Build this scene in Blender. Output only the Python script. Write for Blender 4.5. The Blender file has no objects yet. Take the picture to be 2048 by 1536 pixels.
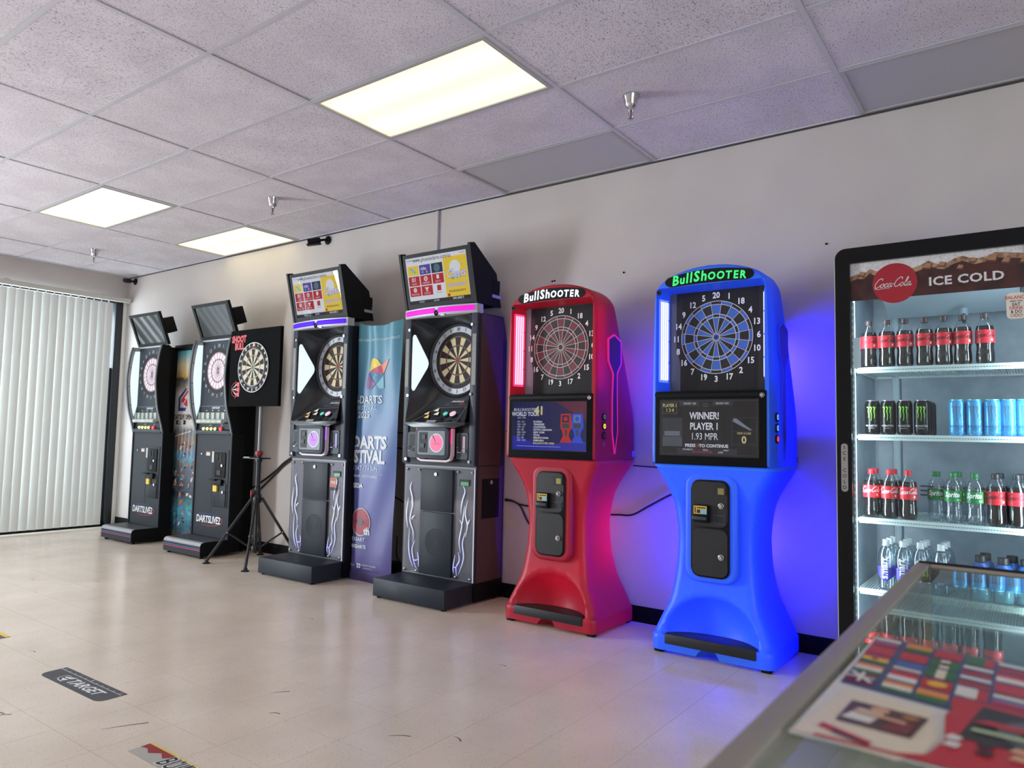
import bpy, bmesh, math, random
from math import sin, cos, pi, radians, sqrt
from mathutils import Matrix, Vector
random.seed(7)
SC = bpy.context.scene
COL = SC.collection

# ------------------------------------------------------------------ camera
cam_d = bpy.data.cameras.new('camera')
cam = bpy.data.objects.new('camera', cam_d)
COL.objects.link(cam)
FPX = 1443.66
cam_d.sensor_fit = 'HORIZONTAL'
cam_d.sensor_width = 36.0
cam_d.lens = FPX / 2048 * 36.0
cam_d.clip_start = 0.02
yaw, pitch, roll = -0.6297, 0.0699, 0.0203
_fw = Vector((sin(yaw) * cos(pitch), cos(yaw) * cos(pitch), sin(pitch)))
_rt = Vector((cos(yaw), -sin(yaw), 0))
_up = _rt.cross(_fw)
_r2 = _rt * cos(roll) + _up * sin(roll)
_u2 = -_rt * sin(roll) + _up * cos(roll)
M = Matrix((_r2, _u2, -_fw)).transposed().to_4x4()
M.translation = Vector((3.195, -4.2543, 1.1652))
cam.matrix_world = M
cam_d.dof.use_dof = True
cam_d.dof.focus_distance = 4.3
cam_d.dof.aperture_fstop = 5.6
SC.camera = cam

# ------------------------------------------------------------------ view, world, daylight
vs = SC.view_settings
SC.display_settings.display_device = 'sRGB'
vs.view_transform = 'Standard'
vs.look = 'None'
vs.exposure = -0.12
vs.gamma = 1.0
vs.use_curve_mapping = False
W = bpy.data.worlds.new('daylight')
SC.world = W
W.use_nodes = True
W.node_tree.nodes['Background'].inputs[0].default_value = (0.80, 0.90, 1.0, 1)
W.node_tree.nodes['Background'].inputs[1].default_value = 2.2


def area(name, loc, look, sx, sy, power, color=(1, 1, 1), spread=180):
    d = bpy.data.lights.new(name, 'AREA')
    d.shape = 'RECTANGLE'
    d.size, d.size_y = sx, sy
    d.energy = power
    d.color = color
    d.spread = radians(spread)
    o = bpy.data.objects.new(name, d)
    COL.objects.link(o)
    o.location = loc
    dv = Vector(look) - Vector(loc)
    o.rotation_euler = dv.to_track_quat('-Z', 'Y').to_euler()
    return o


# daylight: street window and door further along the left wall, glow through the blind; plus an unseen fill light added at the right wall
area('street_daylight', (-5.98, -4.85, 1.40), (0, -4.0, 1.5), 1.2, 2.5, 680, (1.0, 0.955, 0.985))
area('blind_daylight', (-6.25, -1.65, 1.40), (0, -1.65, 1.4), 2.9, 2.5, 260, (0.97, 0.97, 1.0))
area('door_daylight', (-5.95, -3.55, 1.15), (0, -3.55, 1.15), .18, 2.1, 22, (0.97, 0.99, 1.0))
area('right_fill_light', (6.36, -5.0, 1.5), (0, -4.6, 1.5), 3.2, 2.3, 165, (1.0, 0.955, 0.985))

# ------------------------------------------------------------------ helpers
MATS = {}


def lin(c):
    r = []
    for v in c[:3]:
        v = v / 255.0
        r.append(v / 12.92 if v <= 0.04045 else ((v + 0.055) / 1.055) ** 2.4)
    return tuple(r) + (1.0,)


def mat(name, col, rough=.5, metal=0., emit=None, es=1., alpha=None, trans=0., coat=0., spec=.5):
    if name in MATS:
        return MATS[name]
    m = bpy.data.materials.new(name)
    m.use_nodes = True
    b = m.node_tree.nodes['Principled BSDF']
    b.inputs['Base Color'].default_value = lin(col)
    b.inputs['Roughness'].default_value = rough
    b.inputs['Metallic'].default_value = metal
    b.inputs['Specular IOR Level'].default_value = spec
    b.inputs['Coat Weight'].default_value = coat
    b.inputs['Coat Roughness'].default_value = .05
    b.inputs['Transmission Weight'].default_value = trans
    if emit is not None:
        b.inputs['Emission Color'].default_value = lin(emit)
        b.inputs['Emission Strength'].default_value = es
    MATS[name] = m
    return m


def nodes_of(m):
    nt = m.node_tree
    return nt, nt.nodes, nt.links, nt.nodes['Principled BSDF']


def thin_glass(name, tint=(255, 255, 255), rough=0.0, ior=1.5, boost=1.0, dirt=0.0):
    """a clear sheet: straight-through transparency plus Fresnel reflection"""
    if name in MATS:
        return MATS[name]
    m = bpy.data.materials.new(name)
    m.use_nodes = True
    nt = m.node_tree
    nt.nodes.clear()
    o = nt.nodes.new('ShaderNodeOutputMaterial')
    mx = nt.nodes.new('ShaderNodeMixShader')
    t = nt.nodes.new('ShaderNodeBsdfTransparent')
    g = nt.nodes.new('ShaderNodeBsdfGlossy')
    # Schlick reflectance from the angle of view, the same on both faces of the sheet
    gm = nt.nodes.new('ShaderNodeNewGeometry')
    dp = nt.nodes.new('ShaderNodeVectorMath')
    dp.operation = 'DOT_PRODUCT'
    nt.links.new(gm.outputs['Normal'], dp.inputs[0])
    nt.links.new(gm.outputs['Incoming'], dp.inputs[1])
    ab = nt.nodes.new('ShaderNodeMath')
    ab.operation = 'ABSOLUTE'
    nt.links.new(dp.outputs['Value'], ab.inputs[0])
    om = nt.nodes.new('ShaderNodeMath')
    om.operation = 'SUBTRACT'
    om.inputs[0].default_value = 1.0
    nt.links.new(ab.outputs[0], om.inputs[1])
    pw = nt.nodes.new('ShaderNodeMath')
    pw.operation = 'POWER'
    pw.inputs[1].default_value = 5.0
    nt.links.new(om.outputs[0], pw.inputs[0])
    f0 = ((ior - 1) / (ior + 1)) ** 2
    f = nt.nodes.new('ShaderNodeMath')
    f.operation = 'MULTIPLY_ADD'
    f.inputs[1].default_value = 1 - f0
    f.inputs[2].default_value = f0
    nt.links.new(pw.outputs[0], f.inputs[0])
    mt = nt.nodes.new('ShaderNodeMath')
    mt.operation = 'MULTIPLY_ADD'
    mt.inputs[1].default_value = boost
    mt.inputs[2].default_value = dirt
    mt.use_clamp = True
    t.inputs[0].default_value = lin(tint)
    g.inputs['Roughness'].default_value = rough
    nt.links.new(f.outputs[0], mt.inputs[0])
    nt.links.new(mt.outputs[0], mx.inputs[0])
    nt.links.new(t.outputs[0], mx.inputs[1])
    nt.links.new(g.outputs[0], mx.inputs[2])
    nt.links.new(mx.outputs[0], o.inputs[0])
    MATS[name] = m
    return m


def noise_col(m, scale, c1, c2, lo=.4, hi=.6, detail=3, stretch=None, world=True):
    """base colour that wavers between two colours"""
    nt, N, L, b = nodes_of(m)
    if world:
        g = N.new('ShaderNodeNewGeometry').outputs['Position']
    else:
        g = N.new('ShaderNodeTexCoord').outputs['Object']
    if stretch:
        mp = N.new('ShaderNodeMapping')
        mp.inputs['Scale'].default_value = stretch
        L.new(g, mp.inputs[0])
        g = mp.outputs[0]
    n = N.new('ShaderNodeTexNoise')
    n.inputs['Scale'].default_value = scale
    n.inputs['Detail'].default_value = detail
    r = N.new('ShaderNodeValToRGB')
    r.color_ramp.elements[0].position = lo
    r.color_ramp.elements[1].position = hi
    r.color_ramp.elements[0].color = lin(c1)
    r.color_ramp.elements[1].color = lin(c2)
    L.new(g, n.inputs['Vector'])
    L.new(n.outputs[0], r.inputs[0])
    L.new(r.outputs[0], b.inputs['Base Color'])
    return n, r, g


def bump(m, scale, strength, dist=.002):
    nt, N, L, b = nodes_of(m)
    g = N.new('ShaderNodeNewGeometry').outputs['Position']
    n = N.new('ShaderNodeTexNoise')
    n.inputs['Scale'].default_value = scale
    n.inputs['Detail'].default_value = 2
    bp = N.new('ShaderNodeBump')
    bp.inputs['Strength'].default_value = strength
    bp.inputs['Distance'].default_value = dist
    L.new(g, n.inputs['Vector'])
    L.new(n.outputs[0], bp.inputs['Height'])
    L.new(bp.outputs[0], b.inputs['Normal'])


def ROT(x=0, y=0, z=0):
    return Matrix.Rotation(z, 4, 'Z') @ Matrix.Rotation(y, 4, 'Y') @ Matrix.Rotation(x, 4, 'X')


def T(x, y, z):
    return Matrix.Translation((x, y, z))


FRONT = ROT(x=pi / 2)                      # drawing plane (u, v) -> faces -y, v up
RIGHT = ROT(z=pi / 2) @ ROT(x=pi / 2)      # drawing plane faces +x, u towards +y


def plane(o, u, v):
    """matrix taking drawing (u, v, n) to a plane with origin o and axes u, v"""
    u = Vector(u).normalized()
    v = Vector(v)
    v = (v - u * v.dot(u)).normalized()
    n = u.cross(v)
    m = Matrix((u, v, n)).transposed().to_4x4()
    m.translation = Vector(o)
    return m


TXT = {}


def text2d(body, size=1., bold=0., shear=0., xs=1., align='CENTER', space=1., res=2):
    if 'M' in body:
        bold = 0.                            # a widened M crosses its own outline
    key = (body, size, bold, shear, xs, align, space, res)
    if key in TXT:
        return TXT[key]
    c = bpy.data.curves.new('t', 'FONT')
    c.body = body
    c.size = size
    c.offset = bold
    c.shear = shear
    c.align_x = align
    c.align_y = 'CENTER'
    c.space_character = space
    c.resolution_u = res
    c.fill_mode = 'FRONT'
    o = bpy.data.objects.new('t', c)
    me = bpy.data.meshes.new_from_object(o)
    vs_ = [(v.co.x * xs, v.co.y) for v in me.vertices]
    fs = [tuple(p.vertices) for p in me.polygons]
    bpy.data.objects.remove(o)
    bpy.data.curves.remove(c)
    bpy.data.meshes.remove(me)
    TXT[key] = (vs_, fs)
    return TXT[key]


class MB:
    """collects shapes into ONE mesh"""

    def __init__(self, M=None):
        self.v, self.f, self.m, self.s, self.mats = [], [], [], [], []
        self.M = M or Matrix.Identity(4)

    def mi(self, m):
        if m not in self.mats:
            self.mats.append(m)
        return self.mats.index(m)

    def add(self, vs_, fs, m, smooth=False, M=None):
        k = len(self.v)
        MM = self.M @ M if M is not None else self.M
        self.v += [tuple(MM @ Vector(p)) for p in vs_]
        i = self.mi(m)
        for f in fs:
            self.f.append(tuple(a + k for a in f))
            self.m.append(i)
            self.s.append(smooth)
        return self

    def box(self, x0, x1, y0, y1, z0, z1, m, bev=0., seg=2, M=None):
        if bev <= 0:
            vs_ = [(x, y, z) for x in (x0, x1) for y in (y0, y1) for z in (z0, z1)]
            fs = [(0, 1, 3, 2), (4, 6, 7, 5), (0, 4, 5, 1), (2, 3, 7, 6), (0, 2, 6, 4), (1, 5, 7, 3)]
            return self.add(vs_, fs, m, False, M)
        b = bmesh.new()
        bmesh.ops.create_cube(b, size=1)
        for v in b.verts:
            v.co = Vector(((x0 + x1) / 2 + v.co.x * (x1 - x0), (y0 + y1) / 2 + v.co.y * (y1 - y0), (z0 + z1) / 2 + v.co.z * (z1 - z0)))
        bmesh.ops.bevel(b, geom=b.edges[:], offset=bev, segments=seg, profile=.5, affect='EDGES')
        b.verts.index_update()
        vs_ = [tuple(v.co) for v in b.verts]
        fs = [tuple(v.index for v in f.verts) for f in b.faces]
        b.free()
        return self.add(vs_, fs, m, True, M)

    def prism(self, pts, n0, n1, m, M=None, smooth=False, bev=0.):
        """polygon in (u, v) pulled along n"""
        a = sum(pts[i][0] * pts[(i + 1) % len(pts)][1] - pts[(i + 1) % len(pts)][0] * pts[i][1] for i in range(len(pts)))
        if a < 0:
            pts = pts[::-1]
        if n0 > n1:
            n0, n1 = n1, n0
        if bev > 0:
            b = bmesh.new()
            lo = [b.verts.new((p[0], p[1], n0)) for p in pts]
            hi = [b.verts.new((p[0], p[1], n1)) for p in pts]
            k = len(pts)
            b.faces.new(lo[::-1])
            b.faces.new(hi)
            for i in range(k):
                b.faces.new((lo[i], lo[(i + 1) % k], hi[(i + 1) % k], hi[i]))
            bmesh.ops.bevel(b, geom=b.edges[:], offset=bev, segments=2, profile=.5, affect='EDGES')
            b.verts.index_update()
            vs_ = [tuple(v.co) for v in b.verts]
            fs = [tuple(v.index for v in f.verts) for f in b.faces]
            b.free()
            return self.add(vs_, fs, m, True, M)
        k = len(pts)
        vs_ = [(p[0], p[1], n0) for p in pts] + [(p[0], p[1], n1) for p in pts]
        fs = [tuple(range(k))[::-1], tuple(range(k, 2 * k))]
        fs += [(i, (i + 1) % k, k + (i + 1) % k, k + i) for i in range(k)]
        return self.add(vs_, fs, m, smooth, M)

    def flat(self, pts, n, m, M=None):
        a = sum(pts[i][0] * pts[(i + 1) % len(pts)][1] - pts[(i + 1) % len(pts)][0] * pts[i][1] for i in range(len(pts)))
        if a < 0:
            pts = pts[::-1]
        return self.add([(p[0], p[1], n) for p in pts], [tuple(range(len(pts)))], m, False, M)

    def rect(self, u0, u1, v0, v1, n, m, M=None):
        return self.flat([(u0, v0), (u1, v0), (u1, v1), (u0, v1)], n, m, M)

    def disc(self, u, v, r, n, m, M=None, k=24, ry=None):
        ry = ry or r
        return self.flat([(u + r * cos(2 * pi * i / k), v + ry * sin(2 * pi * i / k)) for i in range(k)], n, m, M)

    def ring(self, u, v, r0, r1, n, m, M=None, k=48, a0=0., a1=2 * pi):
        full = abs(a1 - a0 - 2 * pi) < 1e-6
        kk = k if full else k + 1
        vs_ = []
        for i in range(kk):
            a = a0 + (a1 - a0) * i / k
            vs_ += [(u + r0 * cos(a), v + r0 * sin(a), n), (u + r1 * cos(a), v + r1 * sin(a), n)]
        fs = []
        for i in range(k):
            j = (i + 1) % kk
            fs.append((2 * i, 2 * i + 1, 2 * j + 1, 2 * j))
        return self.add(vs_, fs, m, False, M)

    def text(self, body, u, v, size, m, n=0.0006, M=None, **k):
        vs_, fs = text2d(body, size, **k)
        return self.add([(u + p[0], v + p[1], n) for p in vs_], fs, m, False, M)

    def loft(self, rings, m, caps=True, smooth=True, closed=True, M=None):
        k = len(rings[0])
        vs_ = [p for r in rings for p in r]
        fs = []
        for a in range(len(rings) - 1):
            for i in range(k if closed else k - 1):
                j = (i + 1) % k
                fs.append((a * k + i, a * k + j, (a + 1) * k + j, (a + 1) * k + i))
        if caps:
            fs.append(tuple(range(k))[::-1])
            fs.append(tuple(range((len(rings) - 1) * k, len(rings) * k)))
        return self.add(vs_, fs, m, smooth, M)

    def lathe(self, prof, m, k=16, M=None, caps=True, smooth=True):
        return self.loft([[(r * cos(2 * pi * i / k), r * sin(2 * pi * i / k), z) for i in range(k)] for r, z in prof], m, caps, smooth, True, M)

    def cyl(self, p0, p1, r, m, k=12, r1=None, smooth=True):
        return self.tube([p0, p1], r, m, k, r1)

    def tube(self, path, r, m, k=8, r1=None, caps=True):
        P = [Vector(p) for p in path]
        r1 = r if r1 is None else r1
        rings = []
        d0 = (P[1] - P[0]).normalized()
        nrm = d0.orthogonal().normalized()
        for i, p in enumerate(P):
            d = ((P[min(i + 1, len(P) - 1)] - P[i]).normalized() + (P[i] - P[max(i - 1, 0)]).normalized())
            d = d.normalized() if d.length > 1e-6 else d0
            nrm = (nrm - d * nrm.dot(d))
            nrm = nrm.normalized() if nrm.length > 1e-6 else d.orthogonal().normalized()
            bn = d.cross(nrm)
            rr = r + (r1 - r) * i / (len(P) - 1)
            rings.append([tuple(p + (nrm * cos(2 * pi * j / k) + bn * sin(2 * pi * j / k)) * rr) for j in range(k)])
        return self.loft(rings, m, caps)

    def mesh(self, name, ang=40):
        me = bpy.data.meshes.new(name)
        me.from_pydata(self.v, [], self.f)
        for m in self.mats:
            me.materials.append(m)
        me.polygons.foreach_set('material_index', self.m)
        me.polygons.foreach_set('use_smooth', self.s)
        me.update()
        if any(self.s):
            me.set_sharp_from_angle(angle=radians(ang))
        return me

    def build(self, name, parent=None, label=None, ang=40):
        o = bpy.data.objects.new(name, self.mesh(name, ang))
        COL.objects.link(o)
        if parent is not None:
            o.parent = parent
        if label:
            o['label'] = label
        return o


def thing(name, label, cat, loc=(0, 0, 0), rz=0., group=None):
    o = bpy.data.objects.new(name, None)
    o.empty_display_size = .1
    COL.objects.link(o)
    o.location = loc
    o.rotation_euler = (0, 0, rz)
    return tag(o, label, cat, group)


def tag(o, label, cat, group=None):
    o['label'] = label
    o['category'] = cat
    if group:
        o['group'] = group
    return o


def struct(mb, name, parent=None):
    o = mb.build(name, parent)
    if parent is None:
        o['kind'] = 'structure'
    return o


def kids(o):
    return [c for c in KIDS.get(o.name, [])]


KIDS = {}


def dup(root, loc, rz=None, label=None, group=None):
    def cp(o, parent):
        c = o.copy()
        COL.objects.link(c)
        if parent is not None:
            c.parent = parent
        for ch in list(o.children):
            cp(ch, c)
        return c
    r = cp(root, None)
    r.location = loc
    if rz is not None:
        r.rotation_euler = (0, 0, rz)
    if label:
        r['label'] = label
    if group:
        r['group'] = group
    return r


def spline(pts, n=6):
    """Catmull-Rom through 2-D or 3-D points"""
    P = [Vector(p) for p in pts]
    P = [P[0] * 2 - P[1]] + P + [P[-1] * 2 - P[-2]]
    out = []
    for i in range(1, len(P) - 2):
        for k in range(n):
            t = k / n
            a, b, c, d = P[i - 1], P[i], P[i + 1], P[i + 2]
            out.append(tuple(.5 * ((2 * b) + (c - a) * t + (2 * a - 5 * b + 4 * c - d) * t * t + (3 * b - a - 3 * c + d) * t ** 3)))
    out.append(tuple(P[-2]))
    return out


def rrect(x0, x1, y0, y1, r, k=5):
    out = []
    for cx, cy, a in ((x1 - r, y1 - r, 0), (x0 + r, y1 - r, 90), (x0 + r, y0 + r, 180), (x1 - r, y0 + r, 270)):
        for i in range(k + 1):
            t = radians(a + 90 * i / k)
            out.append((cx + r * cos(t), cy + r * sin(t)))
    return out


def bez_ribbon(pts, w0, w1):
    """flat tapering stroke along a path, as a polygon strip (list of quads)"""
    P = [Vector(p) for p in pts]
    q = []
    L, R = [], []
    for i, p in enumerate(P):
        d = (P[min(i + 1, len(P) - 1)] - P[max(i - 1, 0)]).normalized()
        n = Vector((-d.y, d.x))
        w = (w0 + (w1 - w0) * i / (len(P) - 1)) / 2
        L.append(p + n * w)
        R.append(p - n * w)
    for i in range(len(P) - 1):
        q.append([tuple(R[i]), tuple(R[i + 1]), tuple(L[i + 1]), tuple(L[i])])
    return q
# ------------------------------------------------------------------ shared materials
HC = 2.965                                  # ceiling height
XL, XR, YF = -5.70, 6.2, -8.6               # left wall, right wall, front wall
m_wall = mat('wall_paint', (214, 208, 202), .75)
noise_col(m_wall, 1.3, (186, 177, 173), (197, 188, 184), .35, .7)
bump(m_wall, 260, .12, .0015)
m_black = mat('black_satin', (15, 16, 19), .5, spec=.18)
m_blackm = mat('black_matte', (13, 14, 16), .75, spec=.12)
m_char = mat('charcoal_laminate', (40, 44, 54), .48, spec=.22)
m_gun = mat('gunmetal_panel', (60, 66, 78), .45, spec=.25)
m_chrome = mat('chrome', (205, 205, 208), .16, 1.)
m_steel = mat('brushed_steel', (150, 152, 156), .34, .9)
m_silver = mat('silver_plastic', (176, 180, 186), .4, .3)
m_white = mat('white_plastic', (226, 228, 226), .45)
m_wht = mat('white_print', (232, 233, 235), .6)
m_gry = mat('grey_print', (150, 153, 158), .6)
m_red = mat('red_print', (196, 44, 58), .55)
m_ink = mat('black_print', (22, 22, 26), .6)
m_blu = mat('blue_print', (44, 84, 158), .55)
m_yel = mat('yellow_print', (228, 196, 70), .55)
m_grn = mat('green_print', (46, 122, 62), .55)
m_cord = mat('black_cord', (16, 16, 18), .5)

# ------------------------------------------------------------------ floor
m_base = mat('floor_joint', (84, 76, 68), .9, spec=.1)
m_tile = mat('vinyl_tile', (186, 176, 164), .2, spec=.5)
nt, N, L, b = nodes_of(m_tile)
n1, r1, g1 = noise_col(m_tile, 2.2, (222, 207, 191), (234, 219, 204), .35, .65, 6)
# flecks: small dark and light chips pressed into the vinyl
mp = N.new('ShaderNodeMapping')
mp.inputs['Scale'].default_value = (1., 1.8, 1.)
mp.inputs['Rotation'].default_value = (0, 0, .5)
L.new(g1, mp.inputs[0])
prev = r1.outputs[0]
for sc, thr, col, dep in ((95, .67, (122, 110, 100), .55), (85, .70, (220, 212, 200), .55), (190, .67, (140, 126, 116), .45)):
    n = N.new('ShaderNodeTexNoise')
    n.inputs['Scale'].default_value = sc
    n.inputs['Detail'].default_value = 1
    rr = N.new('ShaderNodeValToRGB')
    rr.color_ramp.elements[0].position = thr
    rr.color_ramp.elements[1].position = thr + .05
    mx = N.new('ShaderNodeMixRGB')
    mx.inputs[2].default_value = lin(col)
    ml = N.new('ShaderNodeMath')
    ml.operation = 'MULTIPLY'
    ml.inputs[1].default_value = dep
    L.new(mp.outputs[0], n.inputs['Vector'])
    L.new(n.outputs[0], rr.inputs[0])
    L.new(rr.outputs[0], ml.inputs[0])
    L.new(ml.outputs[0], mx.inputs[0])
    L.new(prev, mx.inputs[1])
    prev = mx.outputs[0]
L.new(prev, b.inputs['Base Color'])
nr = N.new('ShaderNodeTexNoise')
nr.inputs['Scale'].default_value = 3.5
nr.inputs['Detail'].default_value = 5
rr = N.new('ShaderNodeMapRange')
rr.inputs[3].default_value = .11
rr.inputs[4].default_value = .27
L.new(g1, nr.inputs['Vector'])
L.new(nr.outputs[0], rr.inputs[0])
L.new(rr.outputs[0], b.inputs['Roughness'])
bump(m_tile, 11, .05, .004)

fb = MB()
fb.box(XL - .2, XR, YF - .2, .1, -.12, -.0035, m_base)
floor = struct(fb, 'floor')
TQ = .3048
FX, FY = .1132, -2.9642
tm = MB()
h = (TQ - .0013) / 2
tm.add([(-h, -h, -.0035), (h, -h, -.0035), (h, h, -.0035), (-h, h, -.0035), (-h, -h, 0), (h, -h, 0), (h, h, 0), (-h, h, 0)],
       [(0, 1, 5, 4), (1, 2, 6, 5), (2, 3, 7, 6), (3, 0, 4, 7), (4, 5, 6, 7)], m_tile)
tile_me = tm.mesh('floor_tile')
cells = []
for mx_ in range(-19, 20):
    for k in range(-19, 10):
        x, y = FX + (mx_ + .5) * TQ, FY + (k + .5) * TQ
        if XL < x < XR and YF < y < .12:
            d = Vector((x, y, 0)) - Vector((3.195, -4.2543, 1.1652))
            w = d.dot(_fw)
            seen = w > .2 and abs(d.dot(_r2) / w) < .80 and -.66 < d.dot(_u2) / w < .1
            blocked = x > 2.5 and y > -.7
            cells.append((0 if (seen and not blocked) else 1, w, x, y))
cells.sort()
rest = MB()
for i, (s, w, x, y) in enumerate(cells):
    if i < 296:
        o = bpy.data.objects.new('floor_tile', tile_me)
        COL.objects.link(o)
        o.parent = floor
        o.location = (x, y, 0)
    else:
        rest.add([(x + v.co.x, y + v.co.y, v.co.z) for v in tile_me.vertices], [tuple(p.vertices) for p in tile_me.polygons], m_tile)
ro = rest.build('floor_tile_field', floor)
ro['kind'] = 'stuff'
# scuffs and small litter marks on the vinyl
m_scuff = mat('scuff', (70, 66, 64), .6)
sm = MB()
for px, py, ln, an in ((-3.0, -1.9, .05, .2), (-2.62, -1.62, .09, .15), (-2.5, -2.05, .03, .1), (-.5, -1.28, .04, .0), (.25, -2.85, .16, 1.1), (.42, -2.2, .07, .9), (-1.05, -2.62, .05, .2), (-.3, -3.05, .10, .3), (-.22, -3.06, .07, .9),
                       (.95, -1.25, .05, .1), (1.15, -2.2, .08, .6), (1.35, -2.05, .05, -.4), (-1.8, -.8, .03, .4), (.6, -2.35, .05, .4)):
    P = [(px + cos(an) * t * ln, py + sin(an) * t * ln + .008 * sin(3 * t)) for t in (0, .3, .6, 1)]
    for q in bez_ribbon(P, .002, .006):
        sm.flat(q, .0006, m_scuff)
so = sm.build('scuff_marks', floor)
so['kind'] = 'stuff'

# ------------------------------------------------------------------ ceiling
m_ct = mat('ceiling_tile_fibre', (206, 203, 206), .9, spec=.1)
n1, r1, g1 = noise_col(m_ct, 3., (206, 199, 206), (215, 208, 215), .4, .6)
nt, N, L, b = nodes_of(m_ct)
mp = N.new('ShaderNodeMapping')
mp.inputs['Rotation'].default_value = (0, 0, .9)
mp.inputs['Scale'].default_value = (1., .45, 1.)
L.new(g1, mp.inputs[0])
prev = r1.outputs[0]
for sc, thr, dep in ((330, .64, .5), (170, .70, .6)):
    n = N.new('ShaderNodeTexNoise')
    n.inputs['Scale'].default_value = sc
    n.inputs['Detail'].default_value = 0
    rr = N.new('ShaderNodeValToRGB')
    rr.color_ramp.elements[0].position = thr
    rr.color_ramp.elements[1].position = thr + .03
    mxn = N.new('ShaderNodeMixRGB')
    mxn.inputs[2].default_value = lin((96, 93, 96))
    ml = N.new('ShaderNodeMath')
    ml.operation = 'MULTIPLY'
    ml.inputs[1].default_value = dep
    L.new(mp.outputs[0], n.inputs['Vector'])
    L.new(n.outputs[0], rr.inputs[0])
    L.new(rr.outputs[0], ml.inputs[0])
    L.new(ml.outputs[0], mxn.inputs[0])
    L.new(prev, mxn.inputs[1])
    prev = mxn.outputs[0]
L.new(prev, b.inputs['Base Color'])
m_bar = mat('grid_bar_enamel', (190, 188, 194), .5)
m_gap = mat('ceiling_shadow_gap', (70, 68, 70), .9)
TC, TR, A0 = 1.2192, .6096, .5936
cb = MB()
cb.box(XL - .2, XR, YF, .1, HC + .03, HC + .12, m_gap)
ceil = struct(cb, 'ceiling')


def ytile(j):
    return (0.0, -A0) if j < 0 else (-A0 - j * TR, -A0 - (j + 1) * TR)


lights = {(0, 1): 1, (-3, 1): 1, (-3, -1): 1, (0, -1): 0, (2, -1): 0, (3, 3): 1, (0, 5): 1, (-3, 5): 1, (3, 8): 1, (0, 9): 1, (-3, 9): 1}
tiles = {}
for i in range(-5, 6):
    for j in range(-1, 13):
        if (i, j) in lights:
            continue
        x0, x1 = max(i * TC, XL), min((i + 1) * TC, XR)
        y1, y0 = ytile(j)
        key = (round(x1 - x0, 3), round(y1 - y0, 3))
        if key not in tiles:
            t = MB()
            a, e = (x1 - x0) / 2 - .006, (y1 - y0) / 2 - .006
            t.box(-a, a, -e, e, .0035, .020, m_ct)
            tiles[key] = t.mesh('ceiling_tile')
        o = bpy.data.objects.new('ceiling_tile', tiles[key])
        COL.objects.link(o)
        o.parent = ceil
        o.location = ((x0 + x1) / 2, (y0 + y1) / 2, HC + random.uniform(-.0004, .0022))
for i in range(-4, 6):
    t = MB()
    t.box(i * TC - .012, i * TC + .012, YF, -.002, HC - .0012, HC + .003, m_bar)
    t.box(i * TC - .002, i * TC + .002, YF, -.002, HC + .003, HC + .03, m_bar)
    t.build('grid_bar', ceil)
for j in range(0, 14):
    y = -A0 - j * TR
    for i in range(-5, 6):
        x0, x1 = max(i * TC, XL) + .013, min((i + 1) * TC, XR) - .013
        t = MB()
        t.box(x0, x1, y - .012, y + .012, HC - .0006, HC + .003, m_bar)
        t.build('grid_bar', ceil)
t = MB()
t.box(XL, XR, -.016, -.001, HC - .004, HC + .004, m_bar)
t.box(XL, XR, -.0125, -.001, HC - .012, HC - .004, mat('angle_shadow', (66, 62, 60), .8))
t.box(XL + .001, XL + .016, YF, -.016, HC - .004, HC + .004, m_bar)
t.build('wall_angle', ceil)

m_lens = mat('light_lens', (250, 246, 225), .6, emit=(255, 250, 210), es=1.)
nt, N, L, b = nodes_of(m_lens)
tc = N.new('ShaderNodeTexCoord')
sx = N.new('ShaderNodeSeparateXYZ')
L.new(tc.outputs['Object'], sx.inputs[0])
wv = N.new('ShaderNodeMath')                # two tubes behind the lens: brighter bands along its length
wv.operation = 'MULTIPLY'
wv.inputs[1].default_value = 2 * pi / .27
cs = N.new('ShaderNodeMath')
cs.operation = 'COSINE'
ad = N.new('ShaderNodeMath')
ad.operation = 'MULTIPLY_ADD'
ad.inputs[1].default_value = -.17
ad.inputs[2].default_value = 1.0
L.new(sx.outputs[1], wv.inputs[0])
L.new(wv.outputs[0], cs.inputs[0])
L.new(cs.outputs[0], ad.inputs[0])
LENS_E = 1.45
es_ = N.new('ShaderNodeMath')
es_.operation = 'MULTIPLY'
es_.inputs[1].default_value = LENS_E
L.new(ad.outputs[0], es_.inputs[0])
L.new(es_.outputs[0], b.inputs['Emission Strength'])
b.inputs['Emission Color'].default_value = (1.0, .86, .40, 1)
m_lensoff = mat('light_lens_off', (176, 174, 178), .35)

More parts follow.
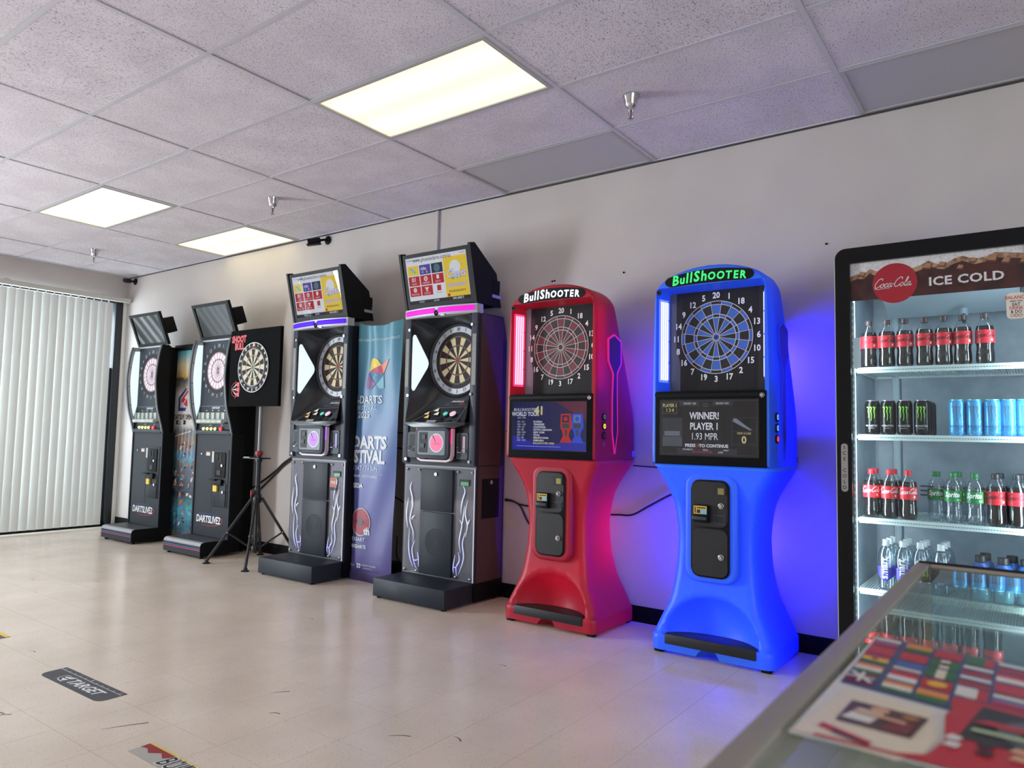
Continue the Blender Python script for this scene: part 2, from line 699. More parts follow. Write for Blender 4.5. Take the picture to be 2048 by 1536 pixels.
llab = {(0, 1): 'large lit fluorescent ceiling panel nearest the camera, over the middle of the room',
        (-3, 1): 'lit fluorescent ceiling panel at far left, away from the wall',
        (-3, -1): 'lit fluorescent ceiling panel touching the back wall at far left',
        (0, -1): 'unlit grey ceiling light panel on the back wall, above the red dart machine',
        (2, -1): 'unlit grey ceiling light panel at the top right above the drinks cooler',
        (3, 3): 'lit ceiling panel outside the picture, to the right of the counter', (0, 5): 'lit ceiling panel behind the camera, middle row nearer the machines',
        (-3, 5): 'lit ceiling panel behind the camera, left row nearer the machines', (3, 8): 'lit ceiling panel at the back right of the room, out of the picture',
        (0, 9): 'lit ceiling panel far behind the camera in the middle of the room', (-3, 9): 'lit ceiling panel far behind the camera at the left'}
for (i, j), on in lights.items():
    y1, y0 = ytile(j)
    cy = (y0 + y1) / 2
    d = (y1 - y0) / 2 - .013
    w = TC / 2 - .013
    r = thing('ceiling_light', llab[(i, j)], 'ceiling light', (i * TC + TC / 2, cy, HC))
    f = MB()
    for (a0, a1, e0, e1) in ((-w, w, -d, -d + .022), (-w, w, d - .022, d), (-w, -w + .022, -d + .022, d - .022), (w - .022, w, -d + .022, d - .022)):
        f.box(a0, a1, e0, e1, -.004, .02, mat('light_frame', (170, 166, 168), .5))
    f.build('frame', r)
    q = MB()
    q.box(-w + .022, w - .022, -d + .022, d - .022, .004, .012, m_lens if on else m_lensoff)
    q.build('diffuser', r, 'glowing warm white lens' if on else None)

# ------------------------------------------------------------------ walls
w = MB()
w.box(XL - .2, XR + .2, 0, .15, -.1, HC + .1, m_wall)
wall_back = struct(w, 'wall_back')
for x, z in ((.433, 2.256), (.452, 2.258), (.997, 2.254), (2.261, 2.269)):
    t = MB(FRONT)
    t.prism([(x + .007 * cos(a * 1.05), z + .006 * sin(a * 1.05)) for a in range(6)], 0.0, .006, m_blackm)
    t.build('wall_plug', wall_back)
# faint repaired cracks and roller stains high on the wall
t = MB(FRONT)
m_crack = mat('wall_crack', (176, 170, 150), .8)
for P in ([(-2.6, 2.42), (-2.3, 2.43), (-2.05, 2.47), (-1.98, 2.47)], [(-2.55, 2.58), (-2.3, 2.585), (-2.1, 2.62)]):
    for q in bez_ribbon(spline(P, 4), .002, .004):
        t.flat(q, .0008, m_crack)
t.build('crack_line', wall_back)
w = MB()
x0, x1 = XL - .14, XL
w.box(x0, x1, -.05, .0, -.1, HC + .1, m_wall)
w.box(x0, x1, YF, -.05, 2.70, HC + .1, m_wall)
w.box(x0, x1, -3.44, -3.24, -.1, 2.70, m_wall)
w.box(x0, x1, -4.2, -3.66, -.1, 2.70, m_wall)
w.box(x0, x1, -3.66, -3.44, 2.25, 2.70, m_wall)
w.box(x0, x1, YF, -5.5, -.1, 2.70, m_wall)
struct(w, 'wall_left')
w = MB()
w.box(XR, XR + .15, -3.3, .0, -.1, HC + .1, m_wall)
w.box(XR, XR + .15, YF, -6.7, -.1, HC + .1, m_wall)
w.box(XR, XR + .15, -6.7, -3.3, 2.7, HC + .1, m_wall)
struct(w, 'wall_right')
w = MB()
w.box(XL, XR, YF - .15, YF, -.1, HC + .1, m_wall)
struct(w, 'wall_front')
w = MB()
w.box(XL, XR, -.011, 0, 0, .10, m_blackm, .002)
struct(w, 'baseboard_back')
m_frame = mat('window_frame_black', (30, 33, 40), .4)
m_pane = thin_glass('window_glass', (236, 244, 246))


def window(name, boxes, pane):
    f = MB()
    for bx in boxes[:1]:
        f.box(*bx, m_frame, .004)
    o = struct(f, name)
    for bx in boxes[1:]:
        g = MB()
        g.box(*bx, m_frame, .004)
        g.build('window_frame', o)
    for p_ in pane:
        g = MB()
        g.box(*p_, m_pane)
        g.build('pane', o)
    return o


a, e = XL - .09, XL - .01
window('window_1', [(a, e + .03, -.14, -.055, .0, 2.69), (a, e, -3.24, -.14, .0, .07), (a, e, -3.24, -.14, 2.64, 2.69), (a, e, -1.62, -1.56, .07, 2.64), (a, e, -3.24, -3.17, .07, 2.64), (a, e, -.20, -.14, .07, 1.86)],
       [(XL - .055, XL - .049, -1.56, -.14, .07, 2.64), (XL - .055, XL - .049, -3.17, -1.62, .07, 2.64)])
window('window_2', [(a, e, -4.26, -4.2, .0, 2.69), (a, e, -5.5, -4.26, .0, .07), (a, e, -5.5, -4.26, 2.64, 2.69), (a, e, -5.5, -5.44, .07, 2.64), (a, e, -5.44, -4.26, .98, 1.02)],
       [(XL - .055, XL - .049, -5.44, -4.26, .07, 2.64)])
window('window_3', [(a, e, -3.66, -3.64, .0, 2.25), (a, e, -3.46, -3.44, .0, 2.25), (a, e, -3.64, -3.46, .98, 1.02)], [(XL - .055, XL - .049, -3.64, -3.46, .0, 2.25)])
window('added_window', [(XR + .02, XR + .10, -6.7, -3.3, .0, .28), (XR + .02, XR + .10, -6.7, -3.3, 2.64, 2.7), (XR + .02, XR + .10, -3.36, -3.3, .28, 2.64), (XR + .02, XR + .10, -6.7, -6.64, .28, 2.64), (XR + .02, XR + .10, -5.03, -4.97, .28, 2.64)],
       [(XR + .06, XR + .066, -6.64, -3.36, .28, 2.64)])  # unseen window, added to go with the fill light outside it
t = MB()
t.box(XL - .0, XL + .016, -.055, -.001, .0, 2.70, mat('corner_trim_white', (222, 220, 214), .4), .003)
struct(t, 'trim_1')
t = MB()
t.box(XL - .0, XL + .03, -3.02, -.14, .0, .05, m_blackm, .003)
struct(t, 'trim_2')

# vertical blind: head rail and each slat on its own carrier
vb = thing('vertical_blind', 'white vertical blind with closed slats hanging across the far left window', 'blind', (-5.60, 0, 0))
m_rail = mat('blind_rail', (196, 193, 186), .45)
t = MB()
t.box(-.028, .022, -2.98, -.02, 2.645, 2.695, m_rail, .004)
t.box(.022, .026, -2.98, -.02, 2.652, 2.688, m_rail)
t.build('head_rail', vb)
for y in (-.34, -1.30, -2.2):
    t = MB()
    t.box(-.03, .0, y - .02, y + .02, 2.693, 2.712, m_rail, .003)
    t.build('rail_clip', vb)
m_slat = bpy.data.materials.new('blind_slat')
m_slat.use_nodes = True
nt = m_slat.node_tree
b = nt.nodes['Principled BSDF']
b.inputs['Base Color'].default_value = lin((212, 211, 208))
b.inputs['Roughness'].default_value = .42
tl = nt.nodes.new('ShaderNodeBsdfTranslucent')
tl.inputs[0].default_value = lin((216, 215, 211))
mx = nt.nodes.new('ShaderNodeMixShader')
mx.inputs[0].default_value = .20
nt.links.new(b.outputs[0], mx.inputs[1])
nt.links.new(tl.outputs[0], mx.inputs[2])
nt.links.new(mx.outputs[0], nt.nodes['Material Output'].inputs[0])
sl = MB()
cs_ = []
for k in range(7):
    u = (k - 3) / 3
    cs_.append((.004 * (1 - u * u), .0445 * u))
ringp = cs_ + [(p[0] - .0012, p[1]) for p in cs_[::-1]]
sl.loft([[(p[0], p[1], z) for p in ringp] for z in (.035, 1.3, 2.615)], m_slat)
slat_me = sl.mesh('slat', 60)
cl = MB()
cl.box(-.003, .003, -.006, .006, 2.612, 2.648, m_white)
clip_me = cl.mesh('slat_clip')
k = 0
y = -.262
while y > -2.95:
    o = bpy.data.objects.new('slat', slat_me)
    COL.objects.link(o)
    o.parent = vb
    o.location = (0, y, 0)
    o.rotation_euler = (0, 0, radians(-24 + random.uniform(-5, 5) + (9 if k in (0, 3, 7, 11) else 0)))
    q = bpy.data.objects.new('slat_clip', clip_me)
    COL.objects.link(q)
    q.parent = o
    y -= .0835
    k += 1
# ------------------------------------------------------------------ dart boards
ORDER = [20, 1, 18, 4, 13, 6, 10, 15, 2, 17, 3, 19, 7, 16, 8, 11, 14, 9, 12, 5]


def wedge(mb, r0, r1, i, n0, n1, m, k=3, gap=0.):
    """one raised bed of a dart board (i counts clockwise from the top)"""
    a = pi / 2 - i * pi / 10
    pts = []
    for t in range(k + 1):
        q = a - pi / 20 + pi / 10 * t / k
        pts.append((r1 * cos(q), r1 * sin(q)))
    if r0 < 1e-4:
        pts.append((0, 0))
    else:
        for t in range(k + 1):
            q = a + pi / 20 - pi / 10 * t / k
            pts.append((r0 * cos(q), r0 * sin(q)))
    mb.flat(pts, n1, m)


def board(parent, M_, R, beds, bull, rim, wire, face, num, num_r, num_s, face_r, names=('dartboard', 'wire_spider', 'number_ring'), wire_r=.0009, bold=.0, num_ring=None, wires=True):
    """R: outer radius of the double ring; beds: (even single, odd single, even ring, odd ring)"""
    s = R / .170
    d = MB(M_)
    d.lathe([(face_r, -.02), (face_r, 0.0), (0, 0.0)], face, 48, caps=False, smooth=False)
    radii = [(.016, .099, 0), (.107 - .008, .107, 1), (.107, .162, 0), (.162, .170, 1)] if not isinstance(beds, dict) else beds['radii']
    bd = beds if not isinstance(beds, dict) else beds['cols']
    for i in range(20):
        for r0, r1, kind in radii:
            m = bd[kind * 2 + (i % 2)]
            wedge(d, r0 * s, r1 * s, i, 0, .0012, m)
    d.disc(0, 0, .016 * s, .0014, bull[0])
    d.disc(0, 0, .0064 * s, .0018, bull[1])
    o = d.build(names[0], parent)
    if wires:
        wv_ = MB(M_)
        for i in range(20):
            a = pi / 2 - pi / 20 - i * pi / 10
            wv_.tube([(.016 * s * cos(a), .016 * s * sin(a), .0022), (.171 * s * cos(a), .171 * s * sin(a), .0022)], wire_r, wire, 4)
        for r in sorted({round(x[1] * s, 5) for x in radii} | {round(.016 * s, 5)}):
            wv_.ring(0, 0, r - wire_r * 1.1, r + wire_r * 1.1, .0026, wire, k=60)
        wv_.build(names[1], o)
    nb = MB(M_)
    if num_ring:
        nb.ring(0, 0, num_ring[0], num_ring[1], .0012, num_ring[2], k=72)
        nb.M = M_ @ T(0, 0, .0012)
    for i, n in enumerate(ORDER):
        a = pi / 2 - i * pi / 10
        nb.text(str(n), num_r * cos(a), num_r * sin(a), num_s, num, n=.0016, bold=bold, xs=.9)
        if not num_ring:                     # numerals that stand alone are pieces of their own
            nb.build('numeral', o)
            nb = MB(M_)
    if num_ring:
        nb.build(names[2], o)
    return o


m_cream = mat('board_cream', (222, 200, 160), .7)
m_bblack = mat('board_black', (28, 27, 27), .7)
m_bred = mat('board_red', (168, 40, 52), .6)
m_bgreen = mat('board_green', (36, 126, 66), .6)
m_wire = mat('board_wire', (140, 142, 146), .4, .7)

# ------------------------------------------------------------------ black dart machines with a tilted monitor (left pair)
m_dlb = mat('machine_black', (35, 38, 46), .5, spec=.22)
m_dls = mat('machine_side_black', (9, 10, 13), .6, spec=.2)
m_dlface = mat('machine_face', (44, 49, 58), .5, spec=.25)
m_cheek = mat('cheek_silver', (168, 174, 178), .5)
m_lit = mat('cheek_lit', (235, 245, 250), .5, emit=(214, 236, 246), es=.85)
m_seg = mat('segment_white', (224, 208, 218), .55, emit=(236, 214, 228), es=.18)
m_segr = mat('segment_pink', (214, 140, 150), .55)
m_spid = mat('segment_divider', (92, 84, 94), .5)
m_scroff = mat('screen_off', (20, 21, 25), .08, spec=.35)
m_ybtn = mat('button_yellow', (246, 240, 150), .4, emit=(250, 246, 150), es=1.1)
m_rbtn = mat('button_red', (226, 50, 76), .35, emit=(240, 50, 80), es=.7)
m_rack = mat('rack_clear', (182, 190, 184), .22)
m_label = mat('label_white', (205, 206, 200), .6)


def dl_curve(n=14):
    return spline([(1.11, -.345), (1.21, -.37), (1.36, -.412), (1.52, -.434), (1.66, -.444), (1.80, -.436), (1.93, -.420), (2.02, -.398)], 4)


def make_dl(label, loc):
    r = thing('dart_machine', label, 'dart machine', loc, 0, 'black dart machines with tilted monitors')
    plan = [(-.31, -.335), (.31, -.335), (.31, -.215), (.19, -.20), (.19, -.025), (-.19, -.025), (-.19, -.20), (-.31, -.215)]
    t = MB()
    t.prism(plan, .03, 1.11, m_dls)
    t.box(-.292, .292, -.337, -.334, .14, 1.105, m_dlb)
    t.box(-.31, -.292, -.345, -.334, .14, 1.11, m_dlb)
    t.box(.292, .31, -.345, -.334, .14, 1.11, m_dlb)
    t.build('cabinet', r)
    t = MB()
    t.prism([(-.288, -.32), (.288, -.32), (.288, -.29), (.19, -.27), (.19, -.025), (-.19, -.025), (-.19, -.27), (-.288, -.29)], 1.11, 2.015, m_dls)
    t.build('head_box', r)
    # step plate with a rounded nose and printed stripes
    t = MB()
    prof = [(-.33, .022), (-.33, .145), (-.575, .145), (-.598, .138), (-.608, .12), (-.608, .022)]
    t.prism([(p[0], p[1]) for p in prof], -.31, .31, m_dls, M=RIGHT)
    t.box(-.309, .309, -.6095, -.606, .024, .112, m_dlb)
    t.box(-.309, .309, -.574, -.36, .145, .1465, mat('step_tread', (58, 60, 66), .5))
    o = t.build('step', r)
    t = MB()
    t.prism([(-.574, .1455), (-.598, .1390), (-.6095, .121), (-.6095, .108), (-.6085, .108), (-.6075, .12), (-.597, .1375), (-.574, .144)], -.308, .308, mat('step_nosing', (150, 150, 156), .45), M=RIGHT)
    t.build('nosing', o)
    t = MB(FRONT)
    t.rect(-.308, .308, .086, .094, .6102, mat('stripe_blue', (48, 84, 140), .5))
    t.rect(-.308, .308, .072, .079, .6102, mat('stripe_red', (176, 48, 66), .5))
    t.build('stripe', o)
    for x in (-.27, .27):
        t = MB()
        t.lathe([(.018, 0), (.018, .024)], m_black, 10, M=T(x, -.57, 0))
        t.build('foot', r)
        t = MB()
        t.lathe([(.018, 0), (.018, .032)], m_black, 10, M=T(x * .6, -.1, 0))
        t.build('foot', r)
    # curved cheeks
    cv = dl_curve()
    for s in (-1, 1):
        x0, x1 = (-.31, -.288) if s < 0 else (.288, .31)
        pts = [(y, z) for z, y in cv] + [(-.315, 2.02), (-.312, 1.66), (-.28, 1.14), (-.275, 1.11)]
        t = MB()
        t.prism(pts, x0, x1, m_dls, M=RIGHT)
        o = t.build('cheek', r)
        t = MB()
        rim = [(y - .004, z) for z, y in cv]
        t.prism(rim + [(p[0] + .010, p[1]) for p in rim[::-1]], x0 - .001, x1 + .001, mat('cheek_rim', (84, 90, 96), .4), M=RIGHT)
        t.build('rim', o)
        # inner face: silver surround with a lit white panel
        xi = x1 if s < 0 else x0
        cyz = [(y, z) for z, y in cv if z > 1.15]
        sil = [(y + .008, z) for y, z in cyz] + [(-.322, 2.012), (-.322, 1.39), (-.352, 1.2)]
        lit = [(y + .034, z) for y, z in cyz if 1.28 < z < 1.99] + [(-.326, 1.982), (-.326, 1.40), (-.345, 1.32)]
        t = MB()
        t.prism(sil, xi, xi - s * .002, m_cheek, M=RIGHT)
        t.build('inner_panel', o, 'silver grey inner face')
        t = MB()
        t.prism(lit, xi - s * .002, xi - s * .005, m_lit, M=RIGHT)
        t.build('light_panel', o, 'glowing white light panel')
        for z in (1.24, 1.40, 1.60, 1.80, 1.99):
            yy = min(cv, key=lambda p: abs(p[0] - z))[1]
            t = MB()
            t.cyl((xi - s * .002, yy + .020, z), (xi - s * .006, yy + .020, z), .005, m_black, 8)
            t.build('screw', o)
    # board face, board
    t = MB()
    t.box(-.288, .288, -.326, -.318, 1.38, 2.015, m_dlface)
    t.build('board_panel', r)
    Mb = T(0, -.327, 1.72) @ FRONT
    bd = board(r, Mb, .182, (m_seg, m_seg, m_segr, m_segr), (m_segr, m_ink), None, m_spid, m_bblack, mat('numeral_grey', (190, 196, 200), .5), .243, .044, .218, wire_r=.0016, bold=.0005)
    # sloping control deck
    Md = plane((0, -.322, 1.385), (1, 0, 0), (0, .12, 1))
    t = MB()
    t.prism([(-.322, 1.385), (-.322, 1.11), (-.358, 1.11), (-.352, 1.145), (-.335, 1.16), (-.328, 1.385)], -.288, .288, m_dlface, M=RIGHT)
    deck = t.build('control_deck', r)
    t = MB(T(0, -.3335, 0) @ FRONT)
    t.rect(-.27, .27, 1.378, 1.381, .0, m_gry)
    t.text('DARTSLIVE', 0, 1.362, .026, m_wht, n=.0, shear=.3, bold=.0006)
    for x in (-.15, -.05, .05, .15):
        t.flat([(x - .01, 1.342), (x + .01, 1.342), (x, 1.328)], 0, m_wht)
    t.build('deck_print', deck)
    t = MB()
    for x in (-.17, -.085, 0, .085, .17):
        t.tube([(x - .04, -.385, 1.232), (x + .04, -.385, 1.232)], .021, m_rack, 10)
        t.box(x - .04, x + .04, -.362, -.334, 1.236, 1.318, m_rack, .006)
    for x in (-.21, -.1275, -.0425, .0425, .1275, .21):
        t.box(x - .004, x + .004, -.378, -.334, 1.226, 1.318, m_rack)
    t.build('dart_rack', r, 'translucent grey dart tray')
    Mc = plane((0, -.347, 1.165), (1, 0, 0), (0, .2, 1))
    t = MB(Mc)
    for (a, e) in ((-.235, .235),):
        t.rect(a, e, .038, .0395, .001, m_gry)
        t.rect(a, e, -.032, -.0305, .001, m_gry)
    t.text('PLAYER', -.06, .030, .014, m_wht, n=.0015)
    t.text('RESET', .13, .030, .014, m_wht, n=.0015)
    for i, x in enumerate((-.165, -.10, -.035, .03)):
        t.text(str(i + 1), x, -.024, .016, m_gry, n=.0015)
    t.build('button_print', deck)
    for i, x in enumerate((-.165, -.10, -.035, .03, .125)):
        t = MB(Mc)
        rr = .0115 if i < 4 else .017
        t.lathe([(rr + .004, -.002), (rr + .004, .004), (rr, .005), (rr * .95, .012), (0, .014)], m_ybtn if i < 4 else m_rbtn, 14, M=T(x, -.004, 0))
        t.build('button', deck, 'lit yellow button' if i < 4 else 'lit red button')
    # split front door with the coin plate
    t = MB()
    t.box(.03, .031 + .235, -.342, -.334, .43, .965, m_dlb, .003)
    t.box(-.0005, .0025, -.3385, -.334, .37, .96, m_ink)
    door = t.build('coin_door', r)
    t = MB()
    t.prism(rrect(.046, .225, .705, .945, .018), .340, .350, m_dls, M=FRONT, bev=.003)
    t.build('coin_plate', door)
    t = MB()
    t.prism(rrect(.05, .245, .44, .66, .012), .340, .348, m_dlb, M=FRONT, bev=.003)
    t.build('cash_door', door)
    t = MB(FRONT)
    t.rect(-.012, .018, .845, .948, .3395, m_label)
    t.build('label', door, 'white paper strip')
    t = MB()
    t.box(.085, .125, -.356, -.350, .87, .925, m_black, .003)
    t.build('coin_slot', door)
    t = MB()
    t.box(.135, .16, -.354, -.349, .855, .925, m_ink)
    t.build('coin_entry', door)
    t = MB()
    t.box(.10, .16, -.3545, -.349, .73, .775, m_ink)
    t.build('coin_return', door)
    t = MB()
    t.box(.085, .20, -.372, -.348, .635, .69, m_black, .006)
    t.box(.03, .13, -.392, -.348, .678, .692, m_black, .003)
    t.build('bill_acceptor', door)
    t = MB()
    t.box(.065, .125, -.366, -.350, .575, .632, m_yel)
    t.build('sticker', door)
    for x, z in ((.185, .82), (.215, .575), (-.185, .92)):
        t = MB()
        t.cyl((x, -.336, z), (x, -.362 if x > 0 else -.345, z), .012 if x > 0 else .008, m_chrome, 12)
        t.build('lock', door if x > 0 else r)
    t = MB(FRONT)
    t.rect(-.115, -.05, .905, .94, .3385, m_label)
    t.rect(-.115, -.05, .934, .944, .3390, mat('label_orange', (196, 110, 70), .6))
    t.build('warning_label', r)
    # lettering
    t = MB(T(-.03, -.3385, .303) @ FRONT)
    for (a0, a1, col) in ((.12, .75, m_blu), (1.05, 1.48, m_red)):
        pts = [(-.0 + .235 * cos(2 * pi * q / 40), .056 * sin(2 * pi * q / 40)) for q in range(int(a0 * 20) if col is m_blu else int(a0 * 26), int(a1 * 26) + (6 if col is m_red else 0))]
        for q in bez_ribbon(pts, .002, .009 if col is m_red else .004):
            t.flat(q, .0006, col)
    t.text('DARTSLIVE2', 0, -.002, .092, m_wht, n=.0012, shear=.12, bold=.002, xs=.86, space=.93)
    t.build('lettering', r)
    # monitor
    Mm = plane((0, -.325, 2.03), (1, 0, 0), (0, -.125, .325))
    t = MB(Mm)
    t.box(-.305, .305, 0, .352, -.022, .0, m_black, .004)
    for bx in ((-.305, .305, 0, .03), (-.305, .305, .322, .352), (-.305, -.272, .03, .322), (.262, .305, .03, .322)):
        t.box(bx[0], bx[1], bx[2], bx[3], .0, .010, m_black)
    mon = t.build('monitor', r)
    t = MB(Mm)
    t.rect(-.272, .262, .03, .322, .002, m_scroff)
    t.build('screen', mon, 'dark switched-off screen')
    t = MB(Mm)
    t.box(.12, .315, .11, .27, -.13, -.022, m_dls, .006)
    t.box(-.1, .1, -.01, .2, -.07, -.022, m_dls, .006)
    t.build('mount_box', mon)
    t = MB()
    t.box(-.29, .29, -.33, -.316, 2.012, 2.030, m_silver)
    t.build('hinge_strip', mon)
    return r


dl_b = make_dl('black dart machine nearest the reception glass wall, beside the blind at far left', (-4.395, 0, 0))
dl_b['label'] = 'black dart machine with tilted dark monitor at far left, next to the vertical blind'
dl_a = dup(dl_b, (-3.165, 0, 0), label='black dart machine with tilted dark monitor half hidden by the dartboard on a tripod')
# ------------------------------------------------------------------ grey dart machines with a flame-lit lower panel (middle pair)
m_hood = mat('hood_black', (34, 36, 41), .3)
m_lamp = mat('hood_lamp', (240, 246, 250), .4, emit=(212, 232, 255), es=.85)
m_ringw = mat('number_ring_silver', (190, 194, 204), .42)
m_acry = mat('acrylic_backing', (112, 114, 116), .4, coat=.0)
m_acg = thin_glass('acrylic_sheet', (240, 240, 244), .02, 1.49)
m_perf = mat('perforated_strip', (168, 170, 164), .55)
nt, N, L, b = nodes_of(m_perf)
tc = N.new('ShaderNodeTexCoord')
br = N.new('ShaderNodeTexBrick')
br.offset = 0
br.inputs['Scale'].default_value = 1
br.inputs['Brick Width'].default_value = .007
br.inputs['Row Height'].default_value = .007
br.inputs['Mortar Size'].default_value = .0016
br.inputs['Color1'].default_value = br.inputs['Color2'].default_value = lin((186, 188, 180))
br.inputs['Mortar'].default_value = lin((84, 88, 92))
mp = N.new('ShaderNodeMapping')
mp.inputs['Rotation'].default_value = (pi / 2, 0, 0)
L.new(tc.outputs['Object'], mp.inputs[0])
L.new(mp.outputs[0], br.inputs['Vector'])
L.new(br.outputs['Color'], b.inputs['Base Color'])


def smat(name, c, e=.85):
    return mat('screen_' + name, (8, 8, 8), .6, emit=c, es=e, spec=0.)


def ph_screen(parent, Mm, w, h):
    """menu page on the big monitor: banner line, a grid of tiles, a yellow advert"""
    g = MB(Mm)
    S = lambda x: (x - .5) * w
    Z = lambda y: y * h
    wh, rd, yl, dk, nv, bl = smat('white', (226, 230, 236)), smat('red', (186, 40, 54)), smat('yellow', (238, 206, 64)), smat('dark', (40, 42, 50)), smat('navy', (34, 48, 78)), smat('violet', (72, 74, 170))
    tx = smat('text_dark', (60, 62, 74))
    g.rect(S(0), S(1), Z(0), Z(1), .0, wh)
    g.rect(S(0), S(1), Z(0), Z(.075), .0005, dk)
    g.rect(S(.62), S(.99), Z(.075), Z(.91), .0005, yl)
    for c in range(3):
        for r_ in range(3):
            x0, x1 = .02 + c * .20, .205 + c * .20
            y0, y1 = .62 - r_ * .225, .825 - r_ * .225
            if r_ == 0:
                g.rect(S(x0), S(x1), Z(y0), Z(y1), .0005, (yl, bl, nv)[c])
            elif not (r_ == 2 and c == 2):
                g.rect(S(x0), S(x1), Z(y0), Z(y1), .0005, rd)
            else:
                g.rect(S(x0 + .06), S(x1 - .06), Z(y0 + .07), Z(y1 - .02), .0005, rd)
    g.text('01', S(.11), Z(.525), .045, wh, n=.001, bold=.001)
    g.ring(S(.31), Z(.525), .010, .018, .001, wh, k=20)
    g.disc(S(.31), Z(.525), .005, .001, wh, k=10)
    g.rect(S(.49), S(.53), Z(.49), Z(.575), .001, wh)
    g.ring(S(.11), Z(.305), .010, .017, .001, wh, k=20)
    g.disc(S(.11), Z(.305), .007, .0012, wh, k=12)
    g.flat([(S(.275), Z(.34)), (S(.345), Z(.34)), (S(.32), Z(.29)), (S(.32), Z(.27)), (S(.335), Z(.255)), (S(.285), Z(.255)), (S(.30), Z(.27)), (S(.30), Z(.29))], .001, wh)
    for x, y, s in ((.11, .435, 'GAME'), (.31, .435, 'CRICKET'), (.51, .435, 'PARTY'), (.11, .212, 'PRACTICE'), (.31, .212, 'MATCH')):
        g.text(s, S(x), Z(y), .017, wh, n=.001)
    g.text('LEAGUE', S(.51), Z(.20), .014, rd, n=.001)
    for x, y, rx, c in ((.11, .72, .028, 'cyan'), (.08, .76, .012, 'pink'), (.14, .69, .014, 'leaf'), (.29, .76, .016, 'pink'), (.34, .67, .014, 'orange'), (.27, .67, .012, 'cyan')):
        g.disc(S(x), Z(y), rx * .6, .001, {'cyan': smat('cyan', (120, 200, 226)), 'pink': smat('pink', (226, 110, 150)), 'leaf': smat('leaf', (110, 190, 90)), 'orange': smat('orange', (240, 150, 60))}[c], k=12)
    g.text('FUN', S(.29), Z(.735), .028, wh, n=.0012, bold=.0006)
    for k in range(5):
        g.ring(S(.51), Z(.72), .006 + k * .005, .0075 + k * .005, .001, smat('teal', (140, 190, 200)), k=18)
    # advert: burst of colour with a cursive word
    sp = random.Random(3)
    for k in range(26):
        a = sp.uniform(0, 2 * pi)
        d = sp.uniform(.02, .12)
        c = sp.choice(['cyan', 'pink', 'leaf', 'orange', 'white'])
        g.disc(S(.80) + d * .62 * cos(a), Z(.64) + d * .62 * sin(a), sp.uniform(.004, .011), .001, MATS['screen_' + c], k=9)
    g.disc(S(.80), Z(.68), .05, .0011, wh, k=16)
    g.text('Cheers', S(.805), Z(.545), .082, smat('violet2', (110, 110, 216)), n=.0014, shear=.25, bold=.004, xs=.72)
    g.text('Cheers', S(.805), Z(.548), .082, wh, n=.0018, shear=.25, bold=.0012, xs=.72)
    g.rect(S(.64), S(.97), Z(.315), Z(.345), .001, smat('lilac', (190, 180, 220)))
    g.rect(S(.67), S(.94), Z(.275), Z(.30), .001, smat('lilac', (190, 180, 220)))
    g.text('PHOENIXDARTS', S(.80), Z(.185), .021, tx, n=.001, bold=.0004)
    g.disc(S(.66), Z(.115), .012, .001, rd, k=12)
    g.text('PHOENIXDARTS', S(.13), Z(.945), .018, tx, n=.001)
    g.text('www.phoenixdarts.com/us', S(.44), Z(.935), .040, tx, n=.001, bold=.0003, xs=.85)
    g.text('US/EN', S(.93), Z(.955), .018, rd, n=.001)
    g.text('MOVE', S(.2), Z(.036), .018, wh, n=.001)
    g.text('ENTER', S(.45), Z(.036), .018, wh, n=.001)
    g.text('ON LINE 3', S(.8), Z(.036), .022, wh, n=.001, bold=.0005)
    g.build('screen_image', parent)


